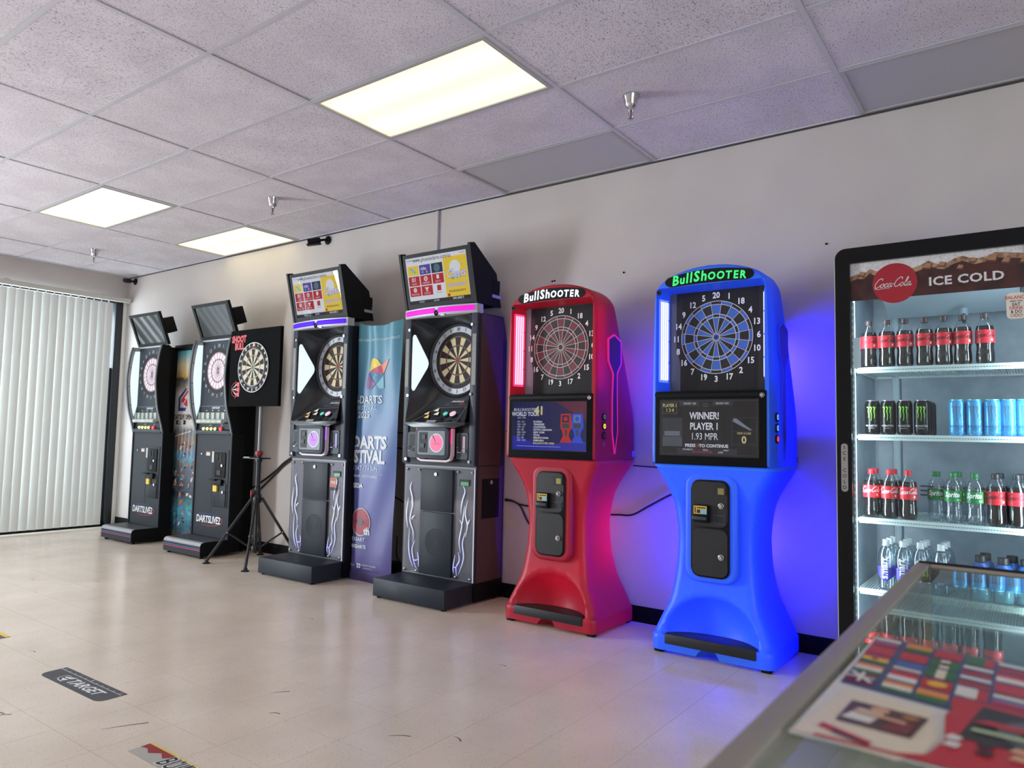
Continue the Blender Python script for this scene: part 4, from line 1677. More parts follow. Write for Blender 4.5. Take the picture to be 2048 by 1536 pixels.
    if red:
        c1, c2 = mat('bed_maroon', (104, 34, 46), .45), mat('bed_black', (24, 22, 26), .45)
    else:
        c1, c2 = mat('bed_blue', (56, 96, 178), .45, emit=(40, 80, 200), es=.06), mat('bed_black', (24, 22, 26), .45)
    beds = {'radii': [(.016, .096, 0), (.096, .112, 1), (.112, .159, 0), (.159, .1755, 1)], 'cols': [c1, c2, c2, c1]}
    Mb = T(0, -.406, 1.722) @ FRONT
    board(r, Mb, .1945, beds, (mat('bull_' + kind, (70, 24, 36) if red else (30, 70, 160), .5), m_ink), None, mat('board_line_white', (196, 190, 192) if red else (206, 200, 206), .5), m_rib, m_wht, .232, .046, .2005,
          wire_r=.0017, bold=.0014)
    # forehead sign
    bt, bb_ = (lambda u: .038 - .50 * u * u), (lambda u: -.036 - .12 * u * u)
    bend = lambda u: -.30 * u * u
    us = [-.205 + .41 * k / 24 for k in range(25)]
    yc, yr = (bt(.205) + bb_(.205)) / 2, (bt(.205) - bb_(.205)) / 2
    poly = [(u, bb_(u)) for u in us] + [(.205 + .042 * cos(a), yc + yr * sin(a)) for a in [-pi / 2 + pi * k / 12 for k in range(1, 12)]] + \
           [(u, bt(u)) for u in us[::-1]] + [(-.205 + .042 * cos(a), yc + yr * sin(a)) for a in [pi / 2 + pi * k / 12 for k in range(1, 12)]]
    Ms = T(0, -.529, 2.040) @ FRONT
    t = MB(Ms)
    t.prism(poly, -.02, .004, mat('sign_black', (14, 14, 17), .5, spec=.2))
    sg = t.build('sign_plate', head, 'black sign plate')
    t = MB(Ms)
    col = mat('sign_letters_' + kind, (230, 230, 236) if red else (10, 70, 36), .4, emit=(236, 240, 255) if red else (60, 250, 130), es=1.05)
    xc = -.203
    for w_, sz, bo in (('B', .074, .0024), ('u', .066, .0022), ('l', .078, .0022), ('l', .078, .0022), ('S', .078, .0024), ('h', .076, .0022), ('O', .058, .0020), ('O', .058, .0020), ('T', .058, .0020), ('E', .058, .0020), ('R', .058, .0020)):
        vs_, fs = text2d(w_, sz, bo, .10, .92)
        x0, y0 = min(p[0] for p in vs_), min(p[1] for p in vs_)
        wd_ = max(p[0] for p in vs_) - x0
        t.add([(p[0] - x0 + xc, p[1] - y0 - .024 + bend(p[0] - x0 + xc), .005) for p in vs_], fs, col)
        xc += wd_ + (.0062 if w_ != 'R' else 0)
    t.text('.', .192, .01, .05, col, n=.005)
    t.build('sign_letters', sg, 'glowing white letters' if red else 'glowing green letters')
    t = MB(FRONT)
    t.lathe([(.014, 0), (.014, .006), (.009, .008), (.008, .002), (0, .002)], m_ink, 14, M=T(-.285, 1.975, .528))
    t.build('camera_eye', head)
    # monitor
    t = MB()
    t.box(-.302, .308, -.535, -.40, 1.022, 1.418, m_blackm, .006)
    mon = t.build('monitor', r)
    t = MB()
    t.loft([[(x, -.40, 1.418), (x, -.46, 1.425), (x, -.52, 1.418), (x, -.537, 1.405), (x, -.535, 1.39)] for x in (-.302, .308)], m_black, closed=False, caps=False)
    t.build('hood_lip', mon)
    t = MB()
    t.lathe([(.013, 0), (.013, .006), (.009, .009), (.008, .012), (0, .012)], m_chrome, 16, M=T(.287, -.535, 1.392) @ FRONT)
    t.build('monitor_lock', mon)
    Mm = T(0, -.5355, 1.222) @ FRONT
    g = MB(Mm)
    w2, h2 = .268, .148
    if red:
        bg = smat('deep_blue', (24, 30, 84), .8)
        g.rect(-w2, w2, -h2, h2, 0, bg)
        nb = smat('bright_blue', (34, 44, 170), .8)
        mg = smat('maroon', (96, 30, 60), .8)
        g.flat([(.05, h2), (w2, h2), (w2, .03)], .0004, mg)
        g.flat([(-w2, -h2), (w2, -h2), (w2, -.09), (-.05, -.115), (-w2, -.06)], .0004, nb)
        wh = smat('print_white', (216, 220, 232), .9)
        go = smat('gold', (206, 198, 140), .9)
        g.text('BULLSHOOTER', -.175, .100, .026, wh, n=.001, shear=.2)
        g.text('WORLD TOUR', -.173, .072, .036, wh, n=.001, bold=.0008, xs=.85)
        g.text('41', -.068, .092, .070, go, n=.0014, bold=.003)
        g.text('2025 - 2026', -.20, .05, .013, wh, n=.001)
        for k, (da, nm) in enumerate((('1/9 - 1/11', 'FLORIDA'), ('1/23 - 1/25', 'TENNESSEE'), ('1/30 - 2/1', 'CALIFORNIA'), ('2/6 - 2/8', 'SOUTH CAROLINA'), ('2/20 - 2/22', 'NEW YORK'), ('2/27 - 3/1', 'TEXAS'), ('3/6 - 3/8', 'PENNSYLVANIA'), ('3/20 - 3/22', 'NEBRASKA'))):
            y = .025 - .0165 * k
            g.text(da, -.235, y, .015, wh, n=.001, align='LEFT')
            g.text(nm, -.11, y, .016, wh, n=.001, align='LEFT', bold=.0004)
        g.text('BULLSHOOTER OPEN', -.11, .025 - .0165 * 8, .016, go, n=.001, align='LEFT', bold=.0004)
        g.rect(-.235, .09, -.127, -.1255, .001, wh)
        for x, c1_, c2_ in ((.125, smat('mini_red', (190, 44, 50), .8), smat('mini_dark', (40, 40, 60), .8)), (.205, smat('mini_blue', (40, 80, 220), .8), smat('mini_grey', (100, 130, 160), .8))):
            g.flat([(x - .035, .075), (x + .038, .075), (x + .045, -.01), (x + .028, -.03), (x + .022, -.06), (x + .048, -.10), (x - .042, -.10), (x - .018, -.06), (x - .024, -.03), (x - .038, -.01)], .001, c1_)
            g.rect(x - .025, x + .024, .022, .066, .0014, c2_)
            g.rect(x - .026, x + .026, -.012, .016, .0014, m_ink)
            g.rect(x - .006, x + .010, -.058, -.022, .0014, m_ink)
            g.disc(x, .044, .014, .0018, c1_, k=14)
    else:
        bg = smat('near_black', (17, 18, 22), .8)
        g.rect(-w2, w2, -h2, h2, 0, bg)
        wh = smat('print_white', (216, 220, 232), .9)
        go = smat('gold', (206, 198, 140), .9)
        ol = smat('olive', (126, 116, 58), .8)
        dg = smat('dark_grey', (44, 46, 54), .8)
        mgx = smat('mid_grey', (70, 76, 86), .8)
        for k in range(9):
            g.rect(-w2 + .01 + k * .06, -w2 + .045 + k * .06, -h2 + .02, h2 - .03 - (k % 3) * .02, .0003, smat('near_black2', (24, 25, 30), .8))

        def frame(x0, x1, y0, y1, m, n=.0008, w=.0014):
            for q in ((x0, x1, y0, y0 + w), (x0, x1, y1 - w, y1), (x0, x0 + w, y0, y1), (x1 - w, x1, y0, y1)):
                g.rect(*q, n, m)
        frame(-.262, .262, -.142, .143, mgx)
        frame(-.256, -.172, .075, .135, ol)
        g.text('PLAYER 1', -.214, .119, .025, go, n=.001, xs=.8, bold=.0004)
        g.text('134', -.214, .093, .029, go, n=.001, space=1.2)
        g.rect(-.155, .135, .118, .139, .0005, dg)
        frame(-.155, .135, .118, .139, mgx)
        g.text('CRICKET / 200', -.10, .129, .014, wh, n=.001, xs=.8)
        g.text('ROUND 15/25', .08, .129, .014, wh, n=.001, xs=.8)
        g.flat([(-.05, .139), (.03, .139), (.018, .104), (-.038, .104)], .0012, bg)
        g.ring(-.018, .121, .006, .010, .0016, mgx, k=16)
        g.ring(-.004, .121, .006, .010, .0016, mgx, k=16)
        for s, y in (('WINNER!', .062), ('PLAYER 1', .006), ('1.93 MPR', -.048)):
            g.text(s, -.018, y, .052, wh, n=.0016, bold=.0012 if 'M' not in s else .0004, xs=.74)
        g.rect(-.13, .112, -.106, -.085, .0012, m_ink)
        g.text('PRESS', -.096, -.096, .023, wh, n=.0016, bold=.0006)
        g.disc(-.048, -.095, .006, .0016, rdx, k=12)
        g.text('TO CONTINUE', .033, -.096, .023, wh, n=.0016, bold=.0006)
        g.text('20', -.018, .088, .025, mgx, n=.0009)
        g.text('15', -.018, -.074, .025, mgx, n=.0009)
        frame(-.07, .035, -.08, .1, dg)
        g.rect(-.256, -.142, -.102, .052, .0006, smat('slate', (50, 56, 66), .8))
        g.rect(-.256, -.142, -.102, -.05, .0008, smat('slate2', (78, 84, 94), .8))
        g.rect(-.245, -.155, -.045, -.02, .0009, smat('slate3', (104, 112, 124), .8))
        frame(.13, .258, -.085, .055, mgx)
        g.rect(.13, .258, -.018, -.0165, .001, mgx)
        g.flat([(.14, .05), (.155, .05), (.205, .012), (.235, -.008), (.225, -.012), (.185, .008), (.135, .035)], .001, smat('dart_grey', (120, 132, 146), .8))
        g.text('TEMP SCORE', .194, -.028, .016, go, n=.001, xs=.8)
        g.text('0', .194, -.062, .052, go, n=.001, bold=.0012)
        g.rect(-.17, .155, -.135, -.112, .0006, dg)
        frame(-.17, .155, -.137, -.112, mgx)
        for s, x in (('DOUBLE B', -.11), ('BULL', -.01), ('HALF', .10)):
            g.text(s, x, -.1175, .012, wh, n=.001)
        g.text('BULLSHOOTER', -.03, -.129, .016, smat('red', (186, 40, 54)), n=.001, shear=.2)
        g.text('LIVE', .07, -.129, .014, wh, n=.001, shear=.2)
    g.build('screen_image', mon)
    t = MB(Mm)
    t.box(-w2 - .004, w2 + .004, -h2 - .004, h2 + .004, .003, .0042, m_scrglass)
    t.build('screen_glass', mon)
    # push buttons down the right front edge
    bc = ((120, 130, 96), (250, 220, 40), (120, 24, 36)) if red else ((110, 190, 255), (110, 190, 255), (255, 60, 50))
    be = (.15, 1.0, .1) if red else (.9, .9, 1.2)
    Mbn = plane((HWH - .004, -.49, 0), (.35, 1, 0), (0, 0, 1))
    for k, (z, c, e) in enumerate(zip((1.282, 1.226, 1.170), bc, be)):
        t = MB(T(HWH, -.435, z) @ RIGHT)
        t.lathe([(.024, -.01), (.024, .008), (.017, .010), (.016, .004)], m_ink, 18, caps=False)
        t.lathe([(.0155, .003), (.0145, .010), (0, .011)], mat('button_%s_%d' % (kind, k), c, .35, emit=c, es=e), 18)
        t.disc(0, 0, .006, .0115, m_ink if k != 2 or red else mat('button_%s_%d' % (kind, k), c), k=10)
        t.build('button', head, ('unlit', 'lit yellow', 'dark red')[k] + ' button' if red else ('lit pale blue', 'lit pale blue', 'lit red')[k] + ' button')
    t = MB(T(HWH, -.43, 1.118) @ RIGHT)
    t.lathe([(.010, -.01), (.010, .004), (.007, .005), (0, .003)], m_steel, 14)
    t.build('key_switch', head)
    t = MB(RIGHT)
    t.rect(-.055, -.025, 1.04, 1.075, HWH + .001, mat('serial_plate', (170, 176, 200), .5))
    for k in range(3):
        t.rect(-.052, -.028, 1.045 + k * .010, 1.050 + k * .010, HWH + .0015, m_blu)
    t.build('serial_plate', head)
    return r


rdx = smat('red', (186, 40, 54))
m_red_machine = make_bull('tall moulded red dart machine with a blue schedule screen', (.770, -.004, 0), 'red')
m_blue_machine = make_bull('tall moulded blue dart machine glowing blue, winner message on its screen', (1.778, -.004, 0), 'blue')
# light strips behind the heads of the two moulded machines, shining between cabinet and wall
def bulb(loc, power, color, r=.06):
    d = bpy.data.lights.new('inner_lamp', 'POINT')
    d.energy, d.color, d.shadow_soft_size = power, color, r
    o = bpy.data.objects.new('inner_lamp', d)
    COL.objects.link(o)
    o.location = loc


for z_ in (.46, .66):
    bulb((.770 + .05, -.19, z_), 1.1, (1.0, .08, .3), .08)
for y_, z_ in ((-.25, .22), (-.26, .75), (-.20, 1.15)):
    bulb((1.778, y_, z_), 5.0, (.10, .13, 1.0))
for x, c, pw in ((.770, (1.0, .03, .22), .4), (1.778, (.012, .008, 1.0), 52.0)):
    for s in (-1, 1):
        area('back_strip', (x + s * .06, -.075, 1.58), (x + s * 1.2, -.03, 1.30), .05, .36, pw * (.75 if s > 0 else .3), c, 105)
        area('back_strip_low', (x + s * .03, -.085, .60), (x + s * 1.1, -.02, .60), .04, .6, pw * .6, c, 130)
# ------------------------------------------------------------------ script lettering drawn stroke by stroke
SCR = {'C': (1.32, [[(1.55, 1.75), (1.45, 2.2), (1.0, 2.25), (.5, 1.8), (.15, 1.0), (.15, .35), (.5, .02), (.95, .2), (1.35, .65)]]),
       'o': (.86, [[(.55, .98), (.2, .75), (.08, .3), (.3, .0), (.62, .2), (.76, .65), (.55, .98), (.62, .8), (.95, .85)]]),
       'c': (.78, [[(.72, .72), (.6, .98), (.25, .75), (.1, .3), (.32, .0), (.62, .18), (.88, .5)]]),
       'a': (1.0, [[(.78, .72), (.58, .98), (.22, .72), (.08, .28), (.26, .0), (.55, .25), (.82, .9)], [(.84, .95), (.74, .35), (.86, .02), (1.12, .35)]]),
       'l': (.62, [[(.05, .35), (.5, 1.3), (.66, 2.0), (.5, 2.2), (.32, 1.6), (.22, .5), (.36, .0), (.68, .35)]]),
       '-': (.42, [[(.0, .72), (.38, .82)]])}


def script_word(word, size, m, w=.17):
    """list of quads for a flowing word, starting at u = 0, baseline v = 0, height unit = x-height"""
    q = []
    x = 0.
    for ch in word:
        adv, st = SCR[ch]
        for s in st:
            P = [((p[0] + x + .26 * p[1]) * size, p[1] * size) for p in s]
            Q = spline(P, 3)
            n = len(Q)
            for i, seg in enumerate(bez_ribbon(Q, w * size, w * size)):
                q.append(seg)
        x += adv
    P = spline([(.1 * size, -.05 * size), (.9 * size, -.38 * size), (2.4 * size, -.25 * size), (3.6 * size, -.3 * size)], 4)
    q += bez_ribbon(P, w * 1.1 * size, w * .3 * size)
    return q, x * size


def wrap(mb, polys, r, m, z0, u0):
    for p in polys:
        mb.add([(r * sin((u + u0) / r), -r * cos((u + u0) / r), z0 + v) for u, v in p], [tuple(range(len(p)))], m)


def wrap_text(mb, body, size, r, m, z0, u0, **k):
    vs_, fs = text2d(body, size, **k)
    mb.add([(r * sin((u + u0) / r), -r * cos((u + u0) / r), z0 + v) for u, v in vs_], fs, m)


# ------------------------------------------------------------------ drinks cooler
FXL, FXR, FY0 = 2.457, 3.242, -.735
fr = thing('drinks_cooler', 'tall black glass-door drinks cooler full of bottles and cans, at right against the wall', 'cooler', (0, 0, 0))
m_fin = mat('cooler_inside', (150, 166, 178), .32)
noise_col(m_fin, 9, (140, 157, 170), (158, 174, 186), .35, .65)
t = MB()
t.box(FXL + .012, FXL + .045, -.665, -.03, .03, 2.02, m_black)
t.box(FXR - .045, FXR - .012, -.665, -.03, .03, 2.02, m_black)
t.box(FXL + .045, FXR - .045, -.665, -.03, 1.98, 2.02, m_black)
t.box(FXL + .045, FXR - .045, -.665, -.03, .03, .13, m_black)
t.box(FXL + .045, FXR - .045, -.06, -.03, .13, 1.98, m_black)
t.build('cabinet', fr)
t = MB()
a, e = FXL + .045, FXR - .045
t.box(a, a + .004, -.66, -.064, .13, 1.98, m_fin)
t.box(e - .004, e, -.66, -.064, .13, 1.98, m_fin)
t.box(a + .004, e - .004, -.064, -.060, .13, 1.98, m_fin)
t.box(a + .004, e - .004, -.66, -.064, 1.915, 1.98, m_fin)
t.box(a + .004, e - .004, -.66, -.064, .13, .15, m_fin)
ln = t.build('liner', fr, 'pale grey-blue liner')
# corner duct, fan hood and vents of the liner
t = MB()
t.box(a + .09, a + .125, -.10, -.064, .15, 1.91, mat('liner_duct', (176, 194, 204), .35), .006)
t.build('air_duct', ln)
t = MB()
t.prism([(-.45, 1.915), (-.12, 1.915), (-.12, 1.80), (-.20, 1.79), (-.42, 1.86)], a + .10, e - .05, mat('liner_hood', (168, 184, 194), .35), M=RIGHT)
t.build('fan_hood', ln)
t = MB()
t.cyl((2.93, -.30, 1.80), (2.93, -.30, 1.765), .016, m_fin, 12)
t.tube([(2.93, -.305, 1.775), (2.93, -.325, 1.75), (2.93, -.31, 1.73)], .008, m_gun, 8)
t.build('lamp_hook', ln)
for zc in (.90, .45):
    for k in range(7):
        for q in range(3):
            t = MB(FRONT)
            t.prism(rrect(2.63 + k * .078, 2.69 + k * .078, zc + q * .022, zc + q * .022 + .008, .003, 2), .064, .067, mat('vent_dark', (50, 58, 66), .6))
            t.build('vent_slot', ln)
t = MB()
t.box(FXL + .02, FXR - .02, -.70, -.66, .02, .135, m_blackm, .004)
t.build('kick_grille', fr)
for x in (FXL + .06, FXR - .06):
    for y in (-.62, -.08):
        t = MB()
        t.lathe([(.02, 0), (.02, .03)], m_black, 10, M=T(x, y, 0))
        t.build('foot', fr)
# door: rounded black frame, glass, printed header
t = MB()
out = rrect(FXL, FXR, .10, 2.045, .045, 8)
inn = rrect(FXL + .062, FXR - .062, .165, 1.975, .004, 8)
K = len(out)
vs_ = [(p[0], p[1], .0) for p in out] + [(p[0], p[1], .0) for p in inn] + [(p[0], p[1], .06) for p in out] + [(p[0], p[1], .06) for p in inn]
fs = []
for i in range(K):
    j = (i + 1) % K
    fs += [(i, i + K, j + K, j), (i + 2 * K, j + 2 * K, j + 3 * K, i + 3 * K), (i, j, j + 2 * K, i + 2 * K), (i + K, i + 3 * K, j + 3 * K, j + K)]
t.add([(p[0], p[1], p[2] + .672) for p in vs_], fs, mat('cooler_door_black', (8, 9, 12), .3, spec=.25), M=FRONT)
door = t.build('door_frame', fr)
t = MB()
t.box(FXL - .0035, FXL, -.732, -.674, .145, 2.0, m_silver)
t.build('edge_trim', door, 'thin silver edge trim')
t = MB()
t.box(FXL + .055, FXR - .055, -.712, -.708, .155, 1.985, thin_glass('cooler_glass', (244, 249, 250), .0, 1.45))
t.build('door_glass', door)
m_led = mat('cooler_led', (240, 250, 255), .4, emit=(214, 240, 250), es=1.5)
for x in (a + .012, e - .012):
    t = MB()
    t.box(x - .008, x + .008, -.654, -.640, .18, 1.90, m_led)
    t.build('led_strip', ln, 'glowing white light strip')
m_gask = mat('gasket_white', (170, 190, 196), .4)
for x in (FXL + .064, FXR - .064):
    t = MB()
    t.box(x - .004, x + .004, -.690, -.674, .165, 1.80, m_gask)
    z = .18
    while z < 1.79:
        t.box(x - .003, x + .003, -.693, -.690, z, z + .012, m_wht)
        z += .03
    o = t.build('gasket', door)
    o['kind'] = 'stuff'
t = MB()
t.box(FXL + .060, FXL + .090, -.668, -.660, 1.50, 1.64, m_wht)
t.build('label', door, 'white vertical label')
# header print
HM = FRONT
m_cola = mat('cola_dark', (48, 26, 26), .35)
noise_col(m_cola, 14, (40, 22, 24), (74, 36, 32), .35, .7, 5)
m_foam = mat('cola_amber', (122, 82, 58), .35)
noise_col(m_foam, 45, (84, 52, 38), (176, 140, 112), .3, .7, 6)
m_hw = mat('header_white', (196, 192, 194), .4)
noise_col(m_hw, 70, (188, 184, 188), (204, 200, 200), .4, .6, 4)
t = MB(HM)
H0, H1, V0, V1 = FXL + .061, FXR - .061, 1.803, 1.976
n0 = .7125
t.rect(H0, H1, V0, V1, n0, m_hw)
lev = [(H0, 1.915), (2.545, 1.925), (2.575, 1.922), (2.60, 1.945), (2.625, 1.93), (2.70, 1.928), (2.76, 1.925), (2.80, 1.936), (2.83, 1.952), (2.86, 1.935), (2.89, 1.93), (2.93, 1.952), (2.955, 1.958), (3.0, 1.938), (3.04, 1.945), (3.07, 1.958), (3.11, 1.952), (3.15, 1.945), (H1, 1.94)]
for (x0, z0), (x1, z1) in zip(lev, lev[1:]):
    t.flat([(x0, V0), (x1, V0), (x1, z1), (x0, z0)], n0 + .0004, m_foam)
    t.flat([(x0, V0), (x1, V0), (x1, z1 - .022), (x0, z0 - .022)], n0 + .0008, m_cola)
rr_ = random.Random(5)
for k in range(26):
    x = rr_.uniform(H0 + .02, H1 - .02)
    t.ring(x, rr_.uniform(1.945, 1.97), .0012, .0022, n0 + .001, mat('bubble_line', (150, 144, 146), .5), k=8)
m_ice = mat('ice_amber', (150, 112, 84), .35)
m_ice2 = mat('ice_shadow', (92, 58, 44), .35)
for k in range(12):
    x = 2.56 + k * .055 + rr_.uniform(-.01, .01)
    if abs(x - 2.70) < .1:
        continue
    z = rr_.uniform(1.910, 1.936)
    s = rr_.uniform(.014, .022)
    q0 = [(x - s, z - s * .5), (x + s * .6, z - s * .8), (x + s, z + s * .35), (x - s * .35, z + s * .75)]
    t.flat(q0, n0 + .0011 + k * .00002, m_ice2)
    t.flat([(p[0] * .8 + x * .2, p[1] * .75 + z * .25 + .003) for p in q0], n0 + .00112 + k * .00002, m_ice)
t.text('ICE COLD', 2.965, 1.858, .052, m_hw, n=n0 + .0016, bold=.0014, xs=1.12, space=1.05)
hd = t.build('header_print', door, 'printed header with iced cola and white words')
t = MB(HM)
t.disc(2.699, 1.868, .089, n0 + .002, mat('disc_red', (150, 24, 40), .4), k=48)
qs, wd = script_word('Coca-Cola', .0178, m_hw, .17)
for p in qs:
    t.flat([(u + 2.699 - wd * .5 - .010, v + 1.852) for u, v in p], n0 + .0028, m_hw)
t.build('logo_disc', door, 'round red logo disc')
t = MB(HM)
t.prism(rrect(3.104, 3.170, 1.675, 1.782, .018), n0, n0 + .0006, mat('sticker_cream', (206, 200, 188), .5))
for s, z, sz, m in (('BALANCE', 1.762, .020, m_red), ('WHAT YOU', 1.747, .009, m_ink), ('EAT', 1.733, .018, m_ink), ('DRINK', 1.719, .018, m_red), ('& DO', 1.704, .018, m_ink)):
    t.text(s, 3.137, z, sz, m, n=n0 + .001, bold=.0003, xs=.85)
for k in (-1, 0, 1):
    t.ring(3.137 + k * .014, 1.689, .0045, .0065, n0 + .001, m_red if k else m_ink, k=14)
t.build('sticker', door, 'cream sticker with red and black words')
t = MB(HM)
t.prism(rrect(FXL + .018, FXL + .046, .94, 1.155, .013), .732, .7345, mat('handle_tag', (140, 134, 132), .5))
for i, ch in enumerate('ICE COLD'):
    t.text(ch, FXL + .032, 1.137 - i * .0255, .022, m_ink, n=.7350, bold=.0003)
t.build('handle_plate', door, 'grey plate with vertical lettering')
# shelves: bright front lip over a wire deck
SZ = (1.505, 1.197, .820, .502)
m_lip = mat('shelf_white', (196, 212, 212), .35)
m_slot = mat('shelf_slot', (86, 104, 112), .6)
SY0, SY1 = -.615, -.09
for z in SZ:
    t = MB()
    t.box(a + .022, e - .022, SY0, SY0 + .008, z - .024, z + .002, m_lip, .002)
    t.box(a + .010, a + .022, SY0 + .01, SY1, z - .016, z - .004, m_lip)
    t.box(e - .022, e - .010, SY0 + .01, SY1, z - .016, z - .004, m_lip)
    t.box(a + .022, e - .022, SY1 - .006, SY1, z - .012, z, m_lip)
    sh = t.build('shelf', fr, 'white wire shelf')
    t = MB(FRONT)
    x = a + .03
    while x < e - .03:
        t.rect(x, x + .007, z - .013, z - .010, -SY0 + .0006, m_slot)
        x += .0105
    o = t.build('lip_slots', sh)
    o['kind'] = 'stuff'
    t = MB()
    x = a + .03
    while x < e - .03:
        t.box(x, x + .0032, SY0 + .008, SY1 - .006, z - .0045, z - .0005, m_lip)
        x += .0115
    o = t.build('wire_deck', sh)
    o['kind'] = 'stuff'
    for x, s in ((a + .006, 1), (e - .006, -1)):
        t = MB()
        t.prism([(SY0 + .02, z - .012), (SY0 + .07, z - .012), (SY0 + .07, z - .03)], x - .003, x + .003, m_steel, M=RIGHT)
        t.build('shelf_clip', sh)
# real light of the cooler's own strips
for x, lx in ((a + .024, 2.9), (e - .024, 2.8)):
    area('cooler_light', (x, -.648, 1.05), (lx, -.30, 1.05), .03, 1.7, 7.2, (.86, .95, 1.0))

# ------------------------------------------------------------------ bottles and cans
m_pet = thin_glass('clear_plastic', (248, 251, 252), .03, 1.5, 1.6, .015)
m_colaliq = mat('cola_liquid', (20, 12, 14), .12, spec=.6)
m_clear = thin_glass('clear_liquid', (244, 250, 252), .02, 1.34, 2.0, .02)
m_labr = mat('label_red', (214, 38, 54), .35)
m_labg = mat('label_green', (22, 128, 66), .35)
m_labb = mat('label_blue', (58, 54, 186), .35)
PB = [(.022, 0), (.031, .003), (.0345, .012), (.0355, .032), (.0340, .052), (.0322, .070), (.0335, .084), (.0352, .094), (.0356, .120), (.0352, .146), (.0335, .160), (.0285, .174), (.020, .188), (.0135, .199), (.0125, .207)]


def bottle(label, group, loc, prof, liq, liq_top, liq_m, lab, lab_z, cap_m, cap_r, cap_z, deco):
    r = thing('drink_bottle', label, 'bottle', loc, 0, group)
    t = MB()
    t.lathe(prof, m_pet, 20, caps=True)
    sh = t.build('bottle_body', r)
    if liq_m is not None:
        lp = [(q[0] - .0012, q[1] + .0012) for q in prof if q[1] < liq_top]
        lp.append((lp[-1][0] * .985, liq_top))
        t = MB()
        t.lathe(lp, liq_m, 20)
        t.build('liquid', r)
    t = MB()
    rl = max(q[0] for q in prof) + .0006
    lb = None
    if lab is not None:
        t.lathe([(rl, lab_z[0]), (rl, lab_z[1])], lab, 24, caps=False)
        lb = t.build('label_band', r)
    t = MB()
    t.lathe([(cap_r, cap_z[0]), (cap_r, cap_z[1] - .002), (cap_r - .002, cap_z[1]), (0, cap_z[1])], cap_m, 16, caps=False)
    t.lathe([(cap_r + .0015, cap_z[0] - .004), (cap_r + .0015, cap_z[0] - .001), (cap_r - .001, cap_z[0])], cap_m, 16, caps=False)
    t.build('cap', r)
    t = MB()
    deco(t, rl + .0006)
    if t.f:
        t.build('label_print', lb if lb else r)
    return r


def deco_cola(col):
    def f(t, r):
        qs_, wd_ = script_word('Coca-Cola', .0105, col, .20)
        wrap(t, qs_, r, col, .116, -.040)
        wrap(t, [[(-.030, .101), (.022, .101), (.022, .1025), (-.030, .1025)]], r, col, 0, 0)
        wrap(t, [[(.026, .098), (.034, .098), (.034, .108), (.026, .108)]], r, m_wht, 0, 0)
    return f


def deco_sprite(t, r):
    wrap_text(t, 'Sprite', .030, r, m_wht, .122, -.003, bold=.0011, shear=.28, xs=.82)
    wrap(t, [[(-.030, .098), (.008, .098), (.008, .0995), (-.030, .0995)]], r, m_yel, 0, 0)
    wrap(t, [[(.016, .096), (.030, .096), (.030, .106), (.016, .106)]], r, mat('sprite_mint', (120, 200, 150), .5), 0, 0)
    wrap(t, [[(.032, .094), (.0345, .094), (.0345, .140), (.032, .140)]], r, mat('sprite_lime', (170, 220, 60), .5), 0, 0)


def placer(proto_fn, specs, group):
    """first builds, the rest are copies with their own label"""
    first = None
    for lab, loc in specs:
        if first is None:
            first = proto_fn(lab, group, loc)
        else:
            dup(first, loc, label=lab)


nth = ['leftmost', 'second from left', 'third from left', 'middle', 'fifth from left', 'sixth from left', 'rightmost']
z = SZ[0] + .002
placer(lambda l, g, p: bottle(l, g, p, PB, True, .165, m_colaliq, m_labr, (.090, .146), mat('cap_dark', (66, 52, 56), .4), .0142, (.202, .221), deco_cola(m_ink)),
       [('dark-capped cola bottle, red label, %s of seven on the top shelf' % n, (x, -.565, z)) for n, x in zip(nth, (2.566, 2.642, 2.716, 2.794, 2.868, 2.940, 3.021))],
       'dark-capped cola bottles on the top shelf')
z = SZ[2] + .002
placer(lambda l, g, p: bottle(l, g, p, PB, True, .168, m_colaliq, m_labr, (.090, .146), mat('cap_red', (206, 40, 56), .4), .0142, (.200, .219), deco_cola(m_wht)),
       [('red-capped cola bottle with white script, front left on the third shelf', (2.568, -.560, z)),
        ('red-capped cola bottle with white script, second in the front row of the third shelf', (2.645, -.568, z)),
        ('red-capped cola bottle with white script, next to the empty gap on the third shelf', (2.720, -.570, z)),
        ('red-capped cola bottle at the back left corner of the third shelf group', (2.570, -.470, z)),
        ('red-capped cola bottle directly behind the second one on the third shelf', (2.648, -.472, z))],
       'red-capped cola bottles')
placer(lambda l, g, p: bottle(l, g, p, PB, True, .160, m_clear, m_labg, (.092, .140), mat('cap_green', (22, 116, 62), .4), .0155, (.199, .218), deco_sprite),
       [('clear soda bottle with green label, front row, beside the red-labelled bottles', (2.972, -.568, z)),
        ('clear soda bottle with green label, middle one of the green front row', (2.892, -.560, z)),
        ('shaded clear soda bottle with green label, set back left of the other green ones', (2.824, -.510, z)),
        ('clear soda bottle mostly hidden behind the middle green-labelled one', (2.902, -.460, z))],
       'green-capped clear soda bottles')
placer(lambda l, g, p: bottle(l, g, p, PB, True, .165, m_colaliq, m_labr, (.090, .146), mat('cap_charcoal', (40, 42, 48), .4), .0155, (.200, .219), deco_cola(m_ink)),
       [('dark-capped cola bottle in front, right beside the green-labelled ones', (3.046, -.568, z)),
        ('dark-capped cola bottle at the right end of the third shelf front row', (3.121, -.572, z)),
        ('dark-capped cola bottle standing behind the one beside the green-labelled bottles', (3.058, -.470, z)),
        ('dark-capped cola bottle standing behind the right-hand end bottle of the third shelf', (3.136, -.470, z))],
       'dark-capped cola bottles on the third shelf')
# water bottles
PWB = [(.022, 0), (.030, .003), (.0325, .012), (.0325, .095), (.0330, .140), (.0310, .158), (.0255, .176), (.018, .190), (.0125, .198), (.0115, .207)]


